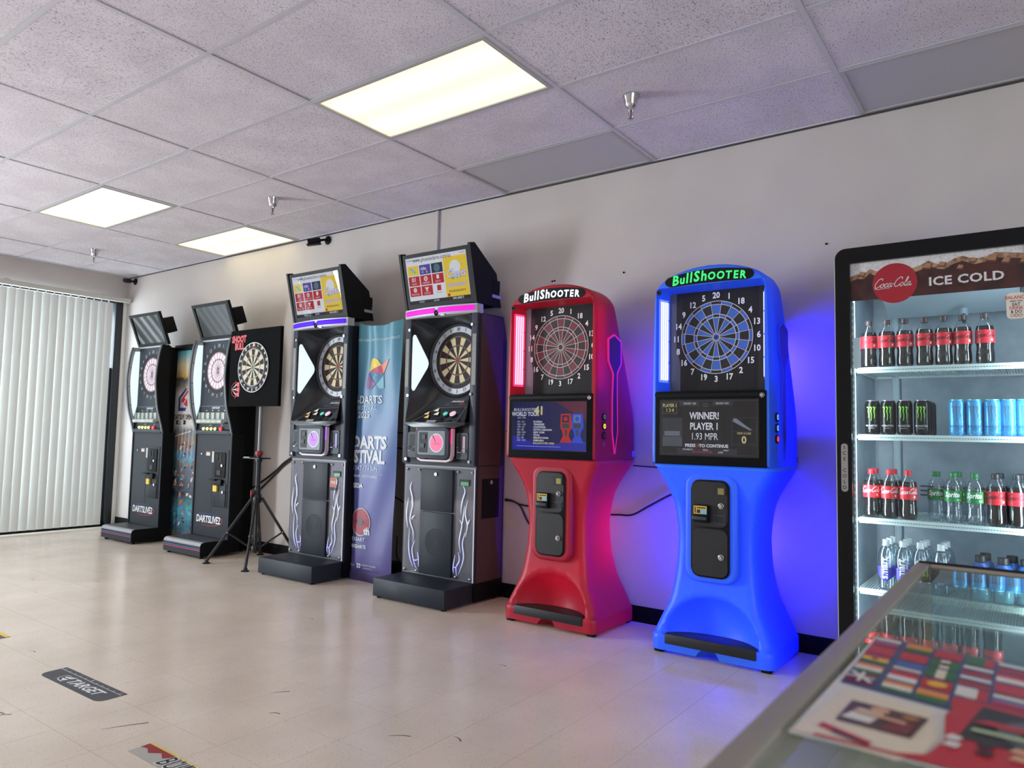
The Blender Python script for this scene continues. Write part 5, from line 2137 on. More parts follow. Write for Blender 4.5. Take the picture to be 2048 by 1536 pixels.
def deco_smart(t, r):
    q = r + .0009
    vs2, fs2 = text2d('smart', .046, .0012, 0, .9)
    t.add([(q * sin((-v - .004) / q), -q * cos((-v - .004) / q), .098 + u) for u, v in vs2], fs2, m_wht)
    vs2, fs2 = text2d('water', .017, .0003, 0, .9)
    t.add([(q * sin((-v + .018) / q), -q * cos((-v + .018) / q), .118 + u) for u, v in vs2], fs2, mat('water_text', (190, 194, 226), .5))
    # blue field with a curved lower edge
    pts = []
    for k in range(17):
        u = -.046 + .092 * k / 16
        pts.append((u, .042 + .010 * (1 - cos(u * 60)) + .010 * (u / .046) ** 2))
    for k in range(16):
        (u0, v0), (u1, v1) = pts[k], pts[k + 1]
        rr2 = r
        t.add([(rr2 * sin(u0 / rr2), -rr2 * cos(u0 / rr2), v0), (rr2 * sin(u1 / rr2), -rr2 * cos(u1 / rr2), v1), (rr2 * sin(u1 / rr2), -rr2 * cos(u1 / rr2), .104), (rr2 * sin(u0 / rr2), -rr2 * cos(u0 / rr2), .104)], [(0, 1, 2, 3)], m_labb)


z = SZ[3] + .002
wx = (2.627, 2.695, 2.763, 2.842)
wn = ('leftmost column', 'second column', 'third column', 'right-hand column')
ws = []
for rk, (yy, dx, rn) in enumerate(((-.575, 0, 'front'), (-.500, .004, 'second'), (-.425, .008, 'third'))):
    for x, n in zip(wx, wn):
        ws.append(('clear water bottle with white cap, %s in the %s on the fourth shelf' % (rn, n), (x + dx, yy, z)))
placer(lambda l, g, p: bottle(l, g, p, PWB, True, .185, m_clear, None, (0, 0), mat('cap_white', (208, 218, 222), .4), .0140, (.199, .222), deco_smart), ws, 'white-capped water bottles')
PSB = [(.024, 0), (.034, .003), (.037, .012), (.037, .05), (.034, .075), (.037, .095), (.036, .125), (.030, .145), (.020, .158), (.017, .164), (.017, .170)]
placer(lambda l, g, p: bottle(l, g, p, PSB, True, .11, mat('aqua_liquid', (120, 190, 214), .15), mat('sleeve_blue', (30, 78, 150), .4), (.120, .122), mat('cap_black', (28, 30, 34), .45), .0205, (.166, .188),
                              lambda t, r: t.lathe([(.0368, .112), (.0366, .126), (.0306, .146), (.0206, .159)], mat('sleeve_blue', (30, 78, 150), .4), 20, caps=False)),
       [('squat blue sports bottle with black cap, front left of the blue group', (2.985, -.545, z)),
        ('squat blue sports bottle with black cap, behind the front left blue one', (2.998, -.455, z)),
        ('squat blue sports bottle with black cap, front middle of the blue group', (3.066, -.555, z)),
        ('squat blue sports bottle with black cap, behind the front middle blue one', (3.094, -.465, z)),
        ('squat blue sports bottle with black cap, front right next to the cooler side', (3.145, -.555, z))],
       'blue sports bottles with black caps')


def can(label, group, loc, body, claw, txt, rim, extra=None):
    r = thing('drink_can', label, 'can', loc, 0, group)
    t = MB()
    t.lathe([(.024, 0), (.030, .004), (.0325, .012), (.0325, .139), (.0300, .148), (.0265, .1535)], body, 24, caps=True)
    bd = t.build('can_body', r)
    t = MB()
    t.lathe([(.0265, .153), (.0272, .1545), (.0272, .157), (.0255, .157), (.0245, .1545), (0, .1545)], rim, 24, caps=False)
    t.lathe([(.024, -.0002), (.0255, .002)], rim, 20, caps=False)
    t.build('can_rim', r)
    t = MB()
    R_ = .0331
    for u, l_ in ((-.0125, .050), (.0, .062), (.0125, .052)):
        c_ = spline([(u - .0048, .126), (u, .124), (u + .001, .118), (u - .0015, .105), (u + .0015, .092), (u - .0005, .126 - l_)], 4)
        wrap(t, bez_ribbon(c_, .0062, .0018), R_, claw, 0, 0)
    wrap(t, [[(-.020, .121), (.019, .121), (.021, .128), (-.021, .128)]], R_, claw, 0, 0)
    wrap_text(t, 'MONSTER', .0125, R_, txt, .040, 0, bold=.0001, xs=.95)
    wrap_text(t, 'ENERGY', .006, R_, txt, .029, 0, space=1.3)
    if extra:
        extra(t, R_)
    t.build('can_print', bd)
    return r


z = SZ[1] + .002
m_canb = mat('can_black', (16, 17, 20), .25, .4)
ms = [('black energy drink can with green claw mark, %s in the front row' % n, (x, -.562, z)) for n, x in zip(('leftmost', 'second', 'third', 'fourth'), (2.577, 2.643, 2.709, 2.778))]
ms += [('black energy drink can, %s behind the fourth front can' % n, (2.779 + .001 * k, -.562 + .068 * (k + 1), z)) for k, n in enumerate(('first', 'second', 'third'))]
placer(lambda l, g, p: can(l, g, p, m_canb, mat('claw_green', (120, 206, 50), .4), mat('can_text', (190, 196, 196), .5), m_steel), ms, 'black energy drink cans')


def speck(t, r):
    q = random.Random(9)
    for k in range(40):
        u, v = q.uniform(-.05, .05), q.uniform(.012, .138)
        s = q.uniform(.001, .003)
        wrap(t, [[(u - s, v), (u, v - s), (u + s, v), (u, v + s)]], r - .0002, (m_labb2, mat('can_pale', (160, 214, 236), .4))[k % 2], 0, 0)


m_labb2 = mat('can_deep_blue', (34, 90, 178), .35)
m_canu = mat('can_blue', (76, 158, 214), .28, .35)
placer(lambda l, g, p: can(l, g, p, m_canu, mat('claw_slate', (84, 104, 128), .4), mat('can_text_dark', (40, 70, 110), .5), mat('rim_aqua', (130, 206, 206), .3, .6), speck),
       [('light blue energy drink can, %s in the blue row on the second shelf' % n, (x, -.562 + (.012 if n == 'fourth' else 0), z)) for n, x in zip(('leftmost', 'second', 'middle', 'fourth', 'rightmost'), (2.912, 2.976, 3.040, 3.0985, 3.157))],
       'light blue energy drink cans')
# ------------------------------------------------------------------ glass display case in the foreground
GH = .957
GX0, GX1, GY0, GY1 = 3.018, 3.60, -4.65, -2.80
dc = thing('display_case', 'glass-topped display counter with metal frame in the right foreground', 'display case', (0, 0, 0))
m_rail_ = mat('case_aluminium', (148, 140, 130), .45, .35)
m_cg = thin_glass('case_glass', (238, 243, 240), .0, 1.52, 1.0)
R_ = .022
for nm, bx in (('top_rail', (GX0, GX0 + R_, GY0, GY1, GH - .028, GH + .001)), ('top_rail', (GX1 - R_, GX1, GY0, GY1, GH - .028, GH + .001)),
               ('top_rail', (GX0 + R_, GX1 - R_, GY1 - R_, GY1 - .009, GH - .028, GH + .001)), ('top_rail', (GX0 + R_, GX1 - R_, GY0, GY0 + R_, GH - .028, GH + .001)),
               ('post', (GX0, GX0 + R_, GY1 - R_, GY1, .32, GH - .028)), ('post', (GX1 - R_, GX1, GY1 - R_, GY1, .32, GH - .028)),
               ('post', (GX0, GX0 + R_, GY0, GY0 + R_, .32, GH - .028)), ('post', (GX1 - R_, GX1, GY0, GY0 + R_, .32, GH - .028))):
    t = MB()
    t.box(*bx, m_rail_, .0025)
    t.build(nm, dc)
t = MB()
t.box(GX0 + .004, GX1 - R_, GY1 - .009, GY1 + .001, GH - .030, GH + .004, m_black, .002)
t.build('edge_strip', dc, 'black edge strip along the far rail')
for nm, bx in (('glass_top', (GX0 + R_ - .004, GX1 - R_ + .004, GY0 + R_ - .004, GY1 - R_ + .004, GH - .008, GH - .002)),
               ('glass_front', (GX0 + .006, GX0 + .011, GY0 + R_, GY1 - R_, .34, GH - .028)), ('glass_end', (GX0 + R_, GX1 - R_, GY1 - .014, GY1 - .010, .34, GH - .028)),
               ('glass_shelf', (GX0 + .10, GX1 - .06, GY0 + .05, GY1 - .05, .64, .646))):
    t = MB()
    t.box(*bx, m_cg)
    t.build(nm, dc)
t = MB()
t.box(GX0, GX1, GY0, GY1, .06, .34, mat('case_base_laminate', (120, 112, 104), .5), .003)
t.box(GX0 + .03, GX1 - .03, GY0 + .03, GY1 - .03, .0, .06, m_blackm)
t.build('case_base', dc)

# printed poster lying on the glass: flags, a photo of players, part of a machine
po = MB(T(0, 0, GH))
m_navy = mat('poster_navy', (44, 66, 108), .3)
po.prism([(3.046, -3.705), (3.30, -3.705), (3.30, -3.435), (3.050, -3.384)], .0, .0012, mat('poster_paper', (200, 196, 190), .3))
poster = po.build('printed_poster')
tag(poster, 'glossy printed poster with national flags and a red dart machine, on the glass counter', 'poster')
g = MB(T(0, 0, GH))  # visible print laid out from image pixels projected onto the glass plane
P_ = lambda n, c: mat('poster_' + n, c, .3)
cr, rd_, ye, gn, bl_, wh_, bk, og, sk = P_('cream', (206, 192, 172)), P_('red', (176, 26, 44)), P_('yellow', (216, 176, 50)), P_('green', (40, 96, 40)), P_('blue', (50, 88, 150)), P_('white', (204, 200, 196)), P_('black', (24, 22, 24)), P_('orange', (214, 130, 50)), P_('skin', (200, 150, 120))
dv_ = P_('deepnavy', (28, 28, 62))
SK = lambda x, y: (x, y - .20 * (x - 3.053))
frect = lambda x0, x1, y0, y1, n, m: g.flat([SK(x0, y0), SK(x1, y0), SK(x1, y1), SK(x0, y1)], n, m)
g.flat([SK(3.052, -3.57), SK(3.298, -3.57), SK(3.298, -3.387), SK(3.052, -3.387)], .0016, m_navy)
n1_ = .0020


def flag(x0, x1, y0, y1, kind):
    w_, h_ = x1 - x0, y1 - y0
    if kind == 'tri_h':
        cols = (cr, bl_, rd_)
    if kind in FL:
        for k, c in enumerate(FL[kind]):
            n = len(FL[kind])
            frect(x0, x1, y1 - h_ * (k + 1) / n, y1 - h_ * k / n, n1_, c)
    elif kind in FV:
        for k, c in enumerate(FV[kind]):
            n = len(FV[kind])
            frect(x0 + w_ * k / n, x0 + w_ * (k + 1) / n, y0, y1, n1_, c)


FL = {'a': (cr, bl_, rd_), 'b': (rd_, ye, gn), 'c': (og, gn), 'd': (rd_, rd_), 'e': (bl_, bl_, bl_, cr), 'f': (wh_, dv_, rd_), 'g': (og, wh_, gn), 'h': (rd_, wh_)}
FV = {'n': (gn, cr, gn), 'p': (gn, gn, rd_), 'm': (wh_, wh_, rd_)}
rows = [(-3.408, -3.392, 'acg'), (-3.436, -3.411, 'cde'), (-3.462, -3.440, 'bed')]
xs3 = (3.053, 3.082, 3.108, 3.134, 3.160, 3.186, 3.212, 3.238, 3.264)
kinds = ['a', 'c', 'd', 'p', 'f', 'g', 'h', 'n', 'b'], ['d', 'd', 'n', 'f', 'h', 'c', 'a', 'm', 'g'], ['b', 'e', 'n', 'f', 'd', 'a', 'p', 'g', 'c'], ['g', 'h', 'd', 'm', 'a', 'n', 'b', 'c', 'f'], ['a', 'g', 'c', 'd', 'h', 'p', 'm', 'n', 'b']
for r_, (y1_, ks) in enumerate(zip((-3.392, -3.427, -3.462, -3.497, -3.532), kinds)):
    for x_, k_ in zip(xs3, ks):
        flag(x_, x_ + .023, y1_ - .029, y1_, k_)
g.disc(3.120, -3.455, .005, .0024, bk, k=10)
g.disc(3.064, -3.478, .003, .0024, bk, k=8)
g.disc(3.120, -3.525, .008, .0024, ye, k=14)
# crosses on a flag near the left edge
g.flat([(3.053, -3.560), (3.076, -3.562), (3.076, -3.532), (3.053, -3.530)], .0024, dv_)
g.flat([(3.053, -3.560), (3.056, -3.560), (3.076, -3.534), (3.073, -3.534)], .0028, rd_)
g.flat([(3.053, -3.534), (3.056, -3.531), (3.076, -3.558), (3.073, -3.561)], .0029, wh_)
g.rect(3.053, 3.076, -3.549, -3.545, .0030, wh_)
g.rect(3.063, 3.066, -3.561, -3.532, .0031, wh_)
# cream photo panel with two players
g.flat([(3.047, -3.703), (3.116, -3.712), (3.128, -3.69), (3.133, -3.656), (3.123, -3.598), (3.060, -3.590)], .0018, cr)
g.flat([(3.068, -3.664), (3.118, -3.668), (3.124, -3.618), (3.070, -3.612)], .0023, P_('brown', (74, 50, 46)))
g.flat([(3.070, -3.655), (3.090, -3.657), (3.096, -3.632), (3.078, -3.628)], .0026, wh_)
g.disc(3.092, -3.625, .007, .0030, sk, k=12)
g.flat([(3.098, -3.664), (3.115, -3.665), (3.119, -3.638), (3.104, -3.634)], .0027, P_('maroon', (110, 44, 44)))
g.disc(3.113, -3.628, .006, .0031, P_('hair', (150, 104, 66)), k=12)
g.flat([(3.076, -3.640), (3.112, -3.646), (3.112, -3.640), (3.076, -3.633)], .0033, sk)
g.flat([(3.060, -3.684), (3.096, -3.699), (3.098, -3.692), (3.062, -3.675)], .0024, rd_)
g.flat([(3.070, -3.690), (3.096, -3.701), (3.097, -3.698), (3.072, -3.686)], .0028, bk)
g.rect(3.062, 3.30, -3.7045, -3.700, .0024, rd_)
# red machine with a dart board
g.flat([(3.112, -3.70), (3.298, -3.70), (3.298, -3.585), (3.142, -3.548), (3.133, -3.60), (3.137, -3.656), (3.130, -3.69)], .0022, rd_)
g.flat([(3.144, -3.645), (3.298, -3.655), (3.298, -3.60), (3.155, -3.562)], .0026, bk)
g.ring(3.200, -3.612, .020, .034, .0030, P_('steel', (84, 84, 88)), k=24)
g.disc(3.200, -3.612, .014, .0030, P_('steel', (84, 84, 88)), k=18)
g.flat([(3.150, -3.606), (3.190, -3.612), (3.206, -3.604), (3.160, -3.597)], .0034, rd_)
g.flat([(3.150, -3.626), (3.298, -3.634), (3.298, -3.628), (3.152, -3.620)], .0034, P_('pale_green', (170, 190, 150)))
for k in range(16):
    x_ = 3.142 + (k % 8) * .019
    y_ = -3.662 + (.014 if k > 7 else 0) - .003 * (k % 2)
    g.flat([(x_ - .006, y_ - .004), (x_ + .003, y_ - .006), (x_ + .006, y_ + .003), (x_ - .002, y_ + .006)], .0032, (wh_, bk, sk, wh_)[k % 4])
g.build('poster_print', poster)

# ------------------------------------------------------------------ dart board on a folding four-legged stand
SX, SY = -2.385, -.375
m_sb = mat('stand_black', (34, 36, 40), .4, .2)
m_sred = mat('stand_red', (150, 34, 48), .4)
st = thing('dartboard_stand', 'folding black four-legged stand with red knob and small tray', 'stand', (SX, SY, 0))
t = MB()
t.lathe([(.026, .58), (.026, .66), (.021, .665), (.021, .955)], m_sb, 16)
t.build('lower_pole', st)
t = MB()
t.lathe([(.016, .955), (.016, 2.0)], mat('pole_steel', (120, 123, 128), .35, .5), 16)
t.box(-.02, .02, -.045, .02, 1.42, 1.50, m_sb)
t.box(-.02, .02, -.045, .02, 1.90, 1.98, m_sb)
t.build('upper_pole', st)
t = MB()
t.lathe([(.030, .935), (.034, .945), (.034, .965), (.028, .975)], m_sred, 18)
t.build('pole_collar', st, 'red clamp collar')
t = MB()
t.lathe([(.014, 0), (.034, .004), (.036, .014), (.028, .02), (0, .02)], m_sred, 18, M=T(-.025, -.03, .60) @ ROT(x=pi / 2, z=-.6))
t.build('clamp_knob', st, 'red clamp knob')
t = MB()
t.box(-.135, .105, -.075, .05, .905, .917, m_sb, .004)
t.lathe([(.03, .88), (.03, .906)], m_sb, 16)
tr = t.build('tray', st)
t = MB()
t.box(-.125, -.04, -.07, -.02, .917, .921, m_steel)
t.build('tray_plate', tr)
t = MB()
t.lathe([(.034, .52), (.038, .53), (.038, .585), (.030, .60)], m_sb, 16)
t.build('hub', st)
t = MB()
t.lathe([(.014, .085), (.014, .53)], m_sb, 12)
t.lathe([(.032, .10), (.034, .11), (.034, .14), (.028, .15)], m_sb, 14)
t.build('centre_tube', st)
for fx, fy in ((-.262, -.297), (.290, -.286), (-.30, .27), (.26, .28)):
    d = Vector((fx, fy, 0)).normalized()
    t = MB()
    p0 = d * .04 + Vector((0, 0, .565))
    p1 = Vector((fx, fy, .018))
    t.tube([p0, p1], .0125, m_sb, 8)
    lg = t.build('leg', st)
    t = MB()
    t.lathe([(.034, 0), (.034, .006), (.02, .014), (.016, .03), (0, .03)], m_sb, 14, M=T(fx, fy, 0))
    t.build('foot', lg)
    t = MB()
    mid = p0.lerp(p1, .55)
    t.tube([d * .03 + Vector((0, 0, .125)), mid], .008, m_sb, 8)
    t.build('brace', st)
    t = MB()
    n_ = Vector((-d.y, d.x, 0))
    t.cyl(mid - n_ * .016, mid + n_ * .016, .006, m_chrome, 8)
    t.build('brace_rivet', lg)
# board surround: thick black square with a hole for the board
BX, BZ, BY = -2.405, 1.712, -.455
m_felt = mat('surround_black', (8, 8, 10), .85, spec=.1)
t = MB()
K = 64
sq, hole = [], []
hw_, hh_ = .366, .345
for i in range(K):
    an = 2 * pi * (i + .5) / K + pi / 4
    dx, dz = cos(an), sin(an)
    q = min(hw_ / abs(dx) if abs(dx) > 1e-6 else 9, hh_ / abs(dz) if abs(dz) > 1e-6 else 9)
    sq.append((dx * q, dz * q))
for sx_, sz_ in ((1, 1), (-1, 1), (-1, -1), (1, -1)):   # put a vertex on each corner
    i = min(range(K), key=lambda q_: (sq[q_][0] - sx_ * hw_) ** 2 + (sq[q_][1] - sz_ * hh_) ** 2)
    sq[i] = (sx_ * hw_, sz_ * hh_)
hole = [(.2285 * cos(2 * pi * (i + .5) / K + pi / 4), .2285 * sin(2 * pi * (i + .5) / K + pi / 4)) for i in range(K)]
t.loft([[(p[0], p[1], n) for p in ring] for ring, n in ((hole, .0), (hole, .030), (sq, .030), (sq, -.0), (hole, .0))], m_felt, caps=False, smooth=False, M=FRONT)
su = t.build('board_surround')
su.location = (BX, BY + .03, BZ)
tag(su, 'black rectangular dartboard surround with red lettering, carried by the folding stand', 'surround')
t = MB(FRONT)
pk = mat('print_coral', (206, 92, 100), .6)
for s, x, z, sz in (('SHOOT', -.240, .262, .080), ('BULL', -.228, .196, .080)):
    t.text(s, x, z, sz, m_red, n=.0306, bold=.006, xs=.78)
    t.text(s, x, z, sz, pk, n=.0312, bold=.002, xs=.78)
t.ring(-.262, -.192, .062, .066, .0308, m_red, k=28)
t.rect(-.264, -.260, -.275, -.11, .0308, m_red)
for k, dz in enumerate((.045, 0, -.045)):
    t.flat([(-.318, -.192), (-.255, -.192 + dz - .006), (-.255, -.192 + dz + .006)], .0312, m_wht)
    t.flat([(-.255, -.192 + dz), (-.24, -.192 + dz + .018), (-.205, -.192 + dz + .02), (-.205, -.192 + dz - .02), (-.24, -.192 + dz - .018)], .0312, pk)
t.build('surround_print', su)
bb = thing('dartboard', 'round bristle dartboard with white number ring in the black square surround', 'dartboard', (BX, BY + .03, BZ))
t = MB(FRONT)
t.lathe([(.2255, -.0), (.2255, .036), (.222, .038), (0, .038)], mat('bristle_black', (20, 20, 21), .8), 56, caps=False, smooth=False)
bo = t.build('board_body', bb)
Mb = T(0, -.0385, 0) @ FRONT
bb_o = board(bb, Mb, .170, (mat('bed_brown', (42, 28, 26), .8), mat('bed_cream', (206, 198, 168), .8), m_bred, m_bgreen), (m_bgreen, m_bred), None, m_wire, mat('bristle_black', (20, 20, 21), .8), m_wht, .200, .034, .221, names=('bristle_face', 'wire_spider', 'number_plates'), wire_r=.0009, bold=.0012)
t = MB(T(0, -.0405, 0) @ FRONT)
t.ring(0, 0, .2165, .2225, .0, m_wht, k=72)
t.build('number_wire', bb, 'white wire ring')
t = MB(T(0, -.0405, 0) @ FRONT)
t.text('WINMAU', 0, .181, .018, pk, n=.0004)
t.text('CHAMPION', 0, -.180, .016, m_gry, n=.0004)
t.build('board_print', bb)

# ------------------------------------------------------------------ banners
m_bn = mat('banner_blue', (70, 120, 160), .42)
nt, N, L, b = nodes_of(m_bn)
tc = N.new('ShaderNodeTexCoord')
sx = N.new('ShaderNodeSeparateXYZ')
mr = N.new('ShaderNodeMapRange')
mr.inputs[1].default_value = .1
mr.inputs[2].default_value = 2.05
rp = N.new('ShaderNodeValToRGB')
for k, (p_, c_) in enumerate(((0., (84, 74, 136)), (.35, (76, 86, 154)), (.62, (72, 116, 160)), (1., (78, 142, 160)))):
    el = rp.color_ramp.elements[k] if k < 2 else rp.color_ramp.elements.new(p_)
    el.position = p_
    el.color = lin(c_)
L.new(tc.outputs['Object'], sx.inputs[0])
L.new(sx.outputs[2], mr.inputs[0])
L.new(mr.outputs[0], rp.inputs[0])
L.new(rp.outputs[0], b.inputs['Base Color'])


def roll_pos(u, v, off=0.):
    """banner cloth: u across, v up; nearly flat, its left edge curls back along the machine beside it"""
    k = v / 2.05
    u0, rc = -.195, .042
    if u < u0:
        a_ = (u0 - u) / rc
        x, y = u0 - rc * sin(a_), rc * (1 - cos(a_))
        nx, ny = -sin(a_), -cos(a_)
    else:
        x, y = u, .35 * max(0., u - .02) ** 2
        nx, ny = 0., -1.
    if u > 0:
        x *= 1 + .22 * k
    fold = .012 * sin(u * 38 + v * 1.2) * max(0., k - .6) * 2.2 + .004 * sin(u * 20 - v * 7)
    q = off + fold
    sag = .045 * max(0., k - .9) * 10 * (1 - min(1., (u / .24) ** 2))
    return (x + nx * q, y + ny * q, v - sag)


rb = thing('roll_banner', 'tall blue and violet cloth banner for a darts festival, between the grey machines', 'banner', (-1.020, -.292, 0))
t = MB()
nu, nv = 38, 44
grid = [[roll_pos(-.26 + .475 * i / nu, .012 + 2.04 * j / nv) for i in range(nu + 1)] for j in range(nv + 1)]
vs_ = [p for row in grid for p in row]
fs = [(j * (nu + 1) + i, j * (nu + 1) + i + 1, (j + 1) * (nu + 1) + i + 1, (j + 1) * (nu + 1) + i) for j in range(nv) for i in range(nu)]
t.add(vs_, fs, m_bn, True)
cloth = t.build('cloth', rb)
t = MB()


def bput(polys, m, off=.0040):
    for p in polys:
        # subdivide so that the print follows the folds of the cloth
        bm_ = bmesh.new()
        bm_.faces.new([bm_.verts.new((u, v, 0)) for u, v in p])
        if max(q[1] for q in p) - min(q[1] for q in p) > .03:
            bmesh.ops.triangulate(bm_, faces=bm_.faces[:])
            bmesh.ops.subdivide_edges(bm_, edges=bm_.edges[:], cuts=3, use_grid_fill=True)
        bm_.verts.index_update()
        t.add([roll_pos(q.co.x, q.co.y, off) for q in bm_.verts], [tuple(q.index for q in f_.verts) for f_ in bm_.faces], m)
        bm_.free()


def btext(body, u, v, size, m, **k):
    vs2, fs2 = text2d(body, size, **k)
    t.add([roll_pos(u + p[0], v + p[1], .0042) for p in vs2], fs2, m)


bw = mat('banner_white', (208, 214, 220), .5)
btext('#GLOBALDARTSTOURNAMENT', .0, 1.905, .032, bw, bold=.0004, space=1.1, xs=.82)
c = lambda n, q: mat('logo_' + n, q, .45)
lu, lv = -.025, 1.63
bput([[(lu - .055, lv + .01), (lu - .03, lv + .105), (lu + .0, lv + .12), (lu + .04, lv + .105), (lu + .075, lv + .06)]], c('yellow', (222, 196, 66)))
bput([[(lu - .055, lv + .01), (lu + .075, lv + .06), (lu + .095, lv - .01)]], c('crimson', (176, 56, 92)))
bput([[(lu + .075, lv + .06), (lu + .145, lv + .11), (lu + .095, lv - .01)]], c('coral', (224, 128, 96)))
bput([[(lu - .055, lv + .005), (lu + .095, lv - .01), (lu + .04, lv - .085)]], c('teal', (52, 118, 158)))
bput([[(lu - .065, lv - .0), (lu + .03, lv - .09), (lu - .01, lv - .125), (lu - .085, lv - .125), (lu - .085, lv - .09)]], c('plum', (116, 68, 124)))
bput([[(lu + .095, lv - .015), (lu + .04, lv - .09), (lu + .06, lv - .125), (lu + .10, lv - .125)]], c('aqua', (126, 186, 204)))
btext('K-DARTS', -.095, 1.415, .088, bw, bold=.0016, xs=.90)
btext('FESTIVAL', -.095, 1.352, .048, bw, xs=1.0, space=1.22)
btext('2025', -.118, 1.295, .070, bw, bold=.001)
btext('DARTS', -.055, 1.075, .135, bw, bold=.006, xs=.88)
btext('FESTIVAL', -.105, .962, .135, bw, bold=.006, xs=.80)
btext('7.5 SAT / 7.6 SUN', -.105, .875, .050, bw, xs=.82)
bput([[(-.25, .832), (.10, .832), (.10, .834), (-.25, .834)]], bw)
btext('INCHEON, SOUTH KOREA', -.105, .812, .026, bw, bold=.0004)
btext('KSDA', -.175, .735, .048, bw, bold=.003)
pr = mat('banner_red', (158, 62, 78), .5)
for k in range(24):
    a0 = 2 * pi * k / 24
    bput([[(-.115 + .105 * cos(a0) * q0, .455 + .105 * sin(a0) * q0) for q0 in (.0001, 1)] + [(-.115 + .105 * cos(a0 + 2 * pi / 24), .455 + .105 * sin(a0 + 2 * pi / 24))]], pr)
for rr0, rr1, mm in ((.103, .108, bw), (.08, .0815, c('rose', (196, 110, 120))), (.06, .0615, c('rose', (196, 110, 120)))):
    for k in range(36):
        a0, a1 = 2 * pi * k / 36, 2 * pi * (k + 1) / 36
        bput([[(-.115 + q * cos(a_), .455 + q * sin(a_)) for q, a_ in ((rr0, a0), (rr1, a0), (rr1, a1), (rr0, a1))]], mm, .0052)
bput([[(-.115 + .03 * cos(2 * pi * k / 20), .455 + .03 * sin(2 * pi * k / 20)) for k in range(20)]], c('slate', (70, 76, 88)), .0052)
btext('th', -.045, .385, .075, bw, bold=.004)
btext('ANNIVERSARY', -.205, .318, .040, bw, space=1.1, bold=.0008)
btext('PHOENIXDARTS', -.185, .262, .036, bw, bold=.0014)
btext('KSDA', -.20, .115, .026, bw)
for du in (0, .02):
    for dvv in (0, .02):
        bput([[(-.135 + du + .009 * cos(2 * pi * k / 10), .105 + dvv + .009 * sin(2 * pi * k / 10)) for k in range(10)]], bw)
btext('INCHEON TOURISM', -.025, .122, .020, bw, bold=.0006)
btext('ORGANIZATION', -.025, .100, .014, bw)
t.build('banner_print', cloth)
t = MB()
t.loft([[roll_pos(-.26 + .475 * i / nu, v, o_) for i in range(nu + 1)] for v, o_ in ((.0, .008), (.03, .010), (.075, .004))], mat('banner_hem', (72, 62, 112), .5), caps=False, closed=False)
t.build('weighted_hem', rb)
t = MB()
t.cyl((0, .06, .0), (0, .06, 1.98), .009, m_steel, 8)
t.box(-.2, .2, .045, .075, 0, .02, m_black, .004)
t.tube([roll_pos(-.18, 1.93, -.02), (0, .06, 1.96), roll_pos(.2, 1.93, -.02)], .005, m_steel, 6)
t.build('support_pole', rb)

# picture banner between the two black machines: harbour at sunset
xb = thing('picture_banner', 'tall picture banner of a harbour town behind the two black machines', 'banner', (-3.935, -.19, 0))
m_pic = mat('harbour_picture', (120, 130, 140), .55)
nt, N, L, b = nodes_of(m_pic)
tc = N.new('ShaderNodeTexCoord')
sx = N.new('ShaderNodeSeparateXYZ')
L.new(tc.outputs['Object'], sx.inputs[0])
nz = N.new('ShaderNodeTexNoise')
nz.inputs['Scale'].default_value = 9
nz.inputs['Detail'].default_value = 6
ad = N.new('ShaderNodeMath')
ad.operation = 'MULTIPLY_ADD'
ad.inputs[1].default_value = .16
L.new(tc.outputs['Object'], nz.inputs[0])
L.new(nz.outputs[0], ad.inputs[0])
L.new(sx.outputs[2], ad.inputs[2])
mr = N.new('ShaderNodeMapRange')
mr.inputs[1].default_value = .08
mr.inputs[2].default_value = 2.1
rp = N.new('ShaderNodeValToRGB')
stops = ((0., (150, 96, 50)), (.06, (40, 84, 104)), (.16, (70, 140, 160)), (.24, (52, 60, 76)), (.36, (88, 96, 110)), (.44, (96, 150, 170)), (.50, (150, 120, 100)), (.56, (110, 120, 130)), (.60, (206, 200, 198)), (.74, (214, 206, 200)), (.79, (150, 140, 130)), (.83, (70, 74, 76)), (.842, (222, 178, 100)), (.90, (216, 206, 170)), (.96, (96, 168, 184)), (1., (60, 130, 150)))
for k, (p_, c_) in enumerate(stops):
    el = rp.color_ramp.elements[k] if k < 2 else rp.color_ramp.elements.new(p_)
    el.position = p_
    el.color = lin(c_)
n2 = N.new('ShaderNodeTexVoronoi')
n2.inputs['Scale'].default_value = 26
n2.feature = 'F1'
mx = N.new('ShaderNodeMixRGB')
mx.blend_type = 'OVERLAY'
mm_ = N.new('ShaderNodeMapRange')
mm_.inputs[1].default_value = 1.15
mm_.inputs[2].default_value = .95
mm_.inputs[3].default_value = .0
mm_.inputs[4].default_value = .4
L.new(tc.outputs['Object'], n2.inputs['Vector'])
L.new(sx.outputs[2], mm_.inputs[0])
L.new(mm_.outputs[0], mx.inputs[0])
L.new(ad.outputs[0], mr.inputs[0])
L.new(mr.outputs[0], rp.inputs[0])
L.new(rp.outputs[0], mx.inputs[1])
L.new(n2.outputs['Color'], mx.inputs[2])
L.new(mx.outputs[0], b.inputs['Base Color'])
xp = lambda u, v, o_=0.: (u, -.012 * cos(u * 9) * (v / 2) + .012 - o_ - .004 * sin(u * 26) * max(0, v - 1.3), v - .02 * max(0, (v - 1.8)) * 5 * (u / .3))
t = MB()
nu, nv = 20, 20
vs_ = [xp(-.255 + .51 * i / nu, .05 + 1.96 * j / nv) for j in range(nv + 1) for i in range(nu + 1)]
fs = [(j * (nu + 1) + i, j * (nu + 1) + i + 1, (j + 1) * (nu + 1) + i + 1, (j + 1) * (nu + 1) + i) for j in range(nv) for i in range(nu)]
t.add(vs_, fs, m_pic, True)
pc = t.build('printed_cloth', xb)
t = MB()


def xput(p, m, o_=.0015):
    t.add([xp(u, v, o_) for u, v in p], [tuple(range(len(p)))], m)


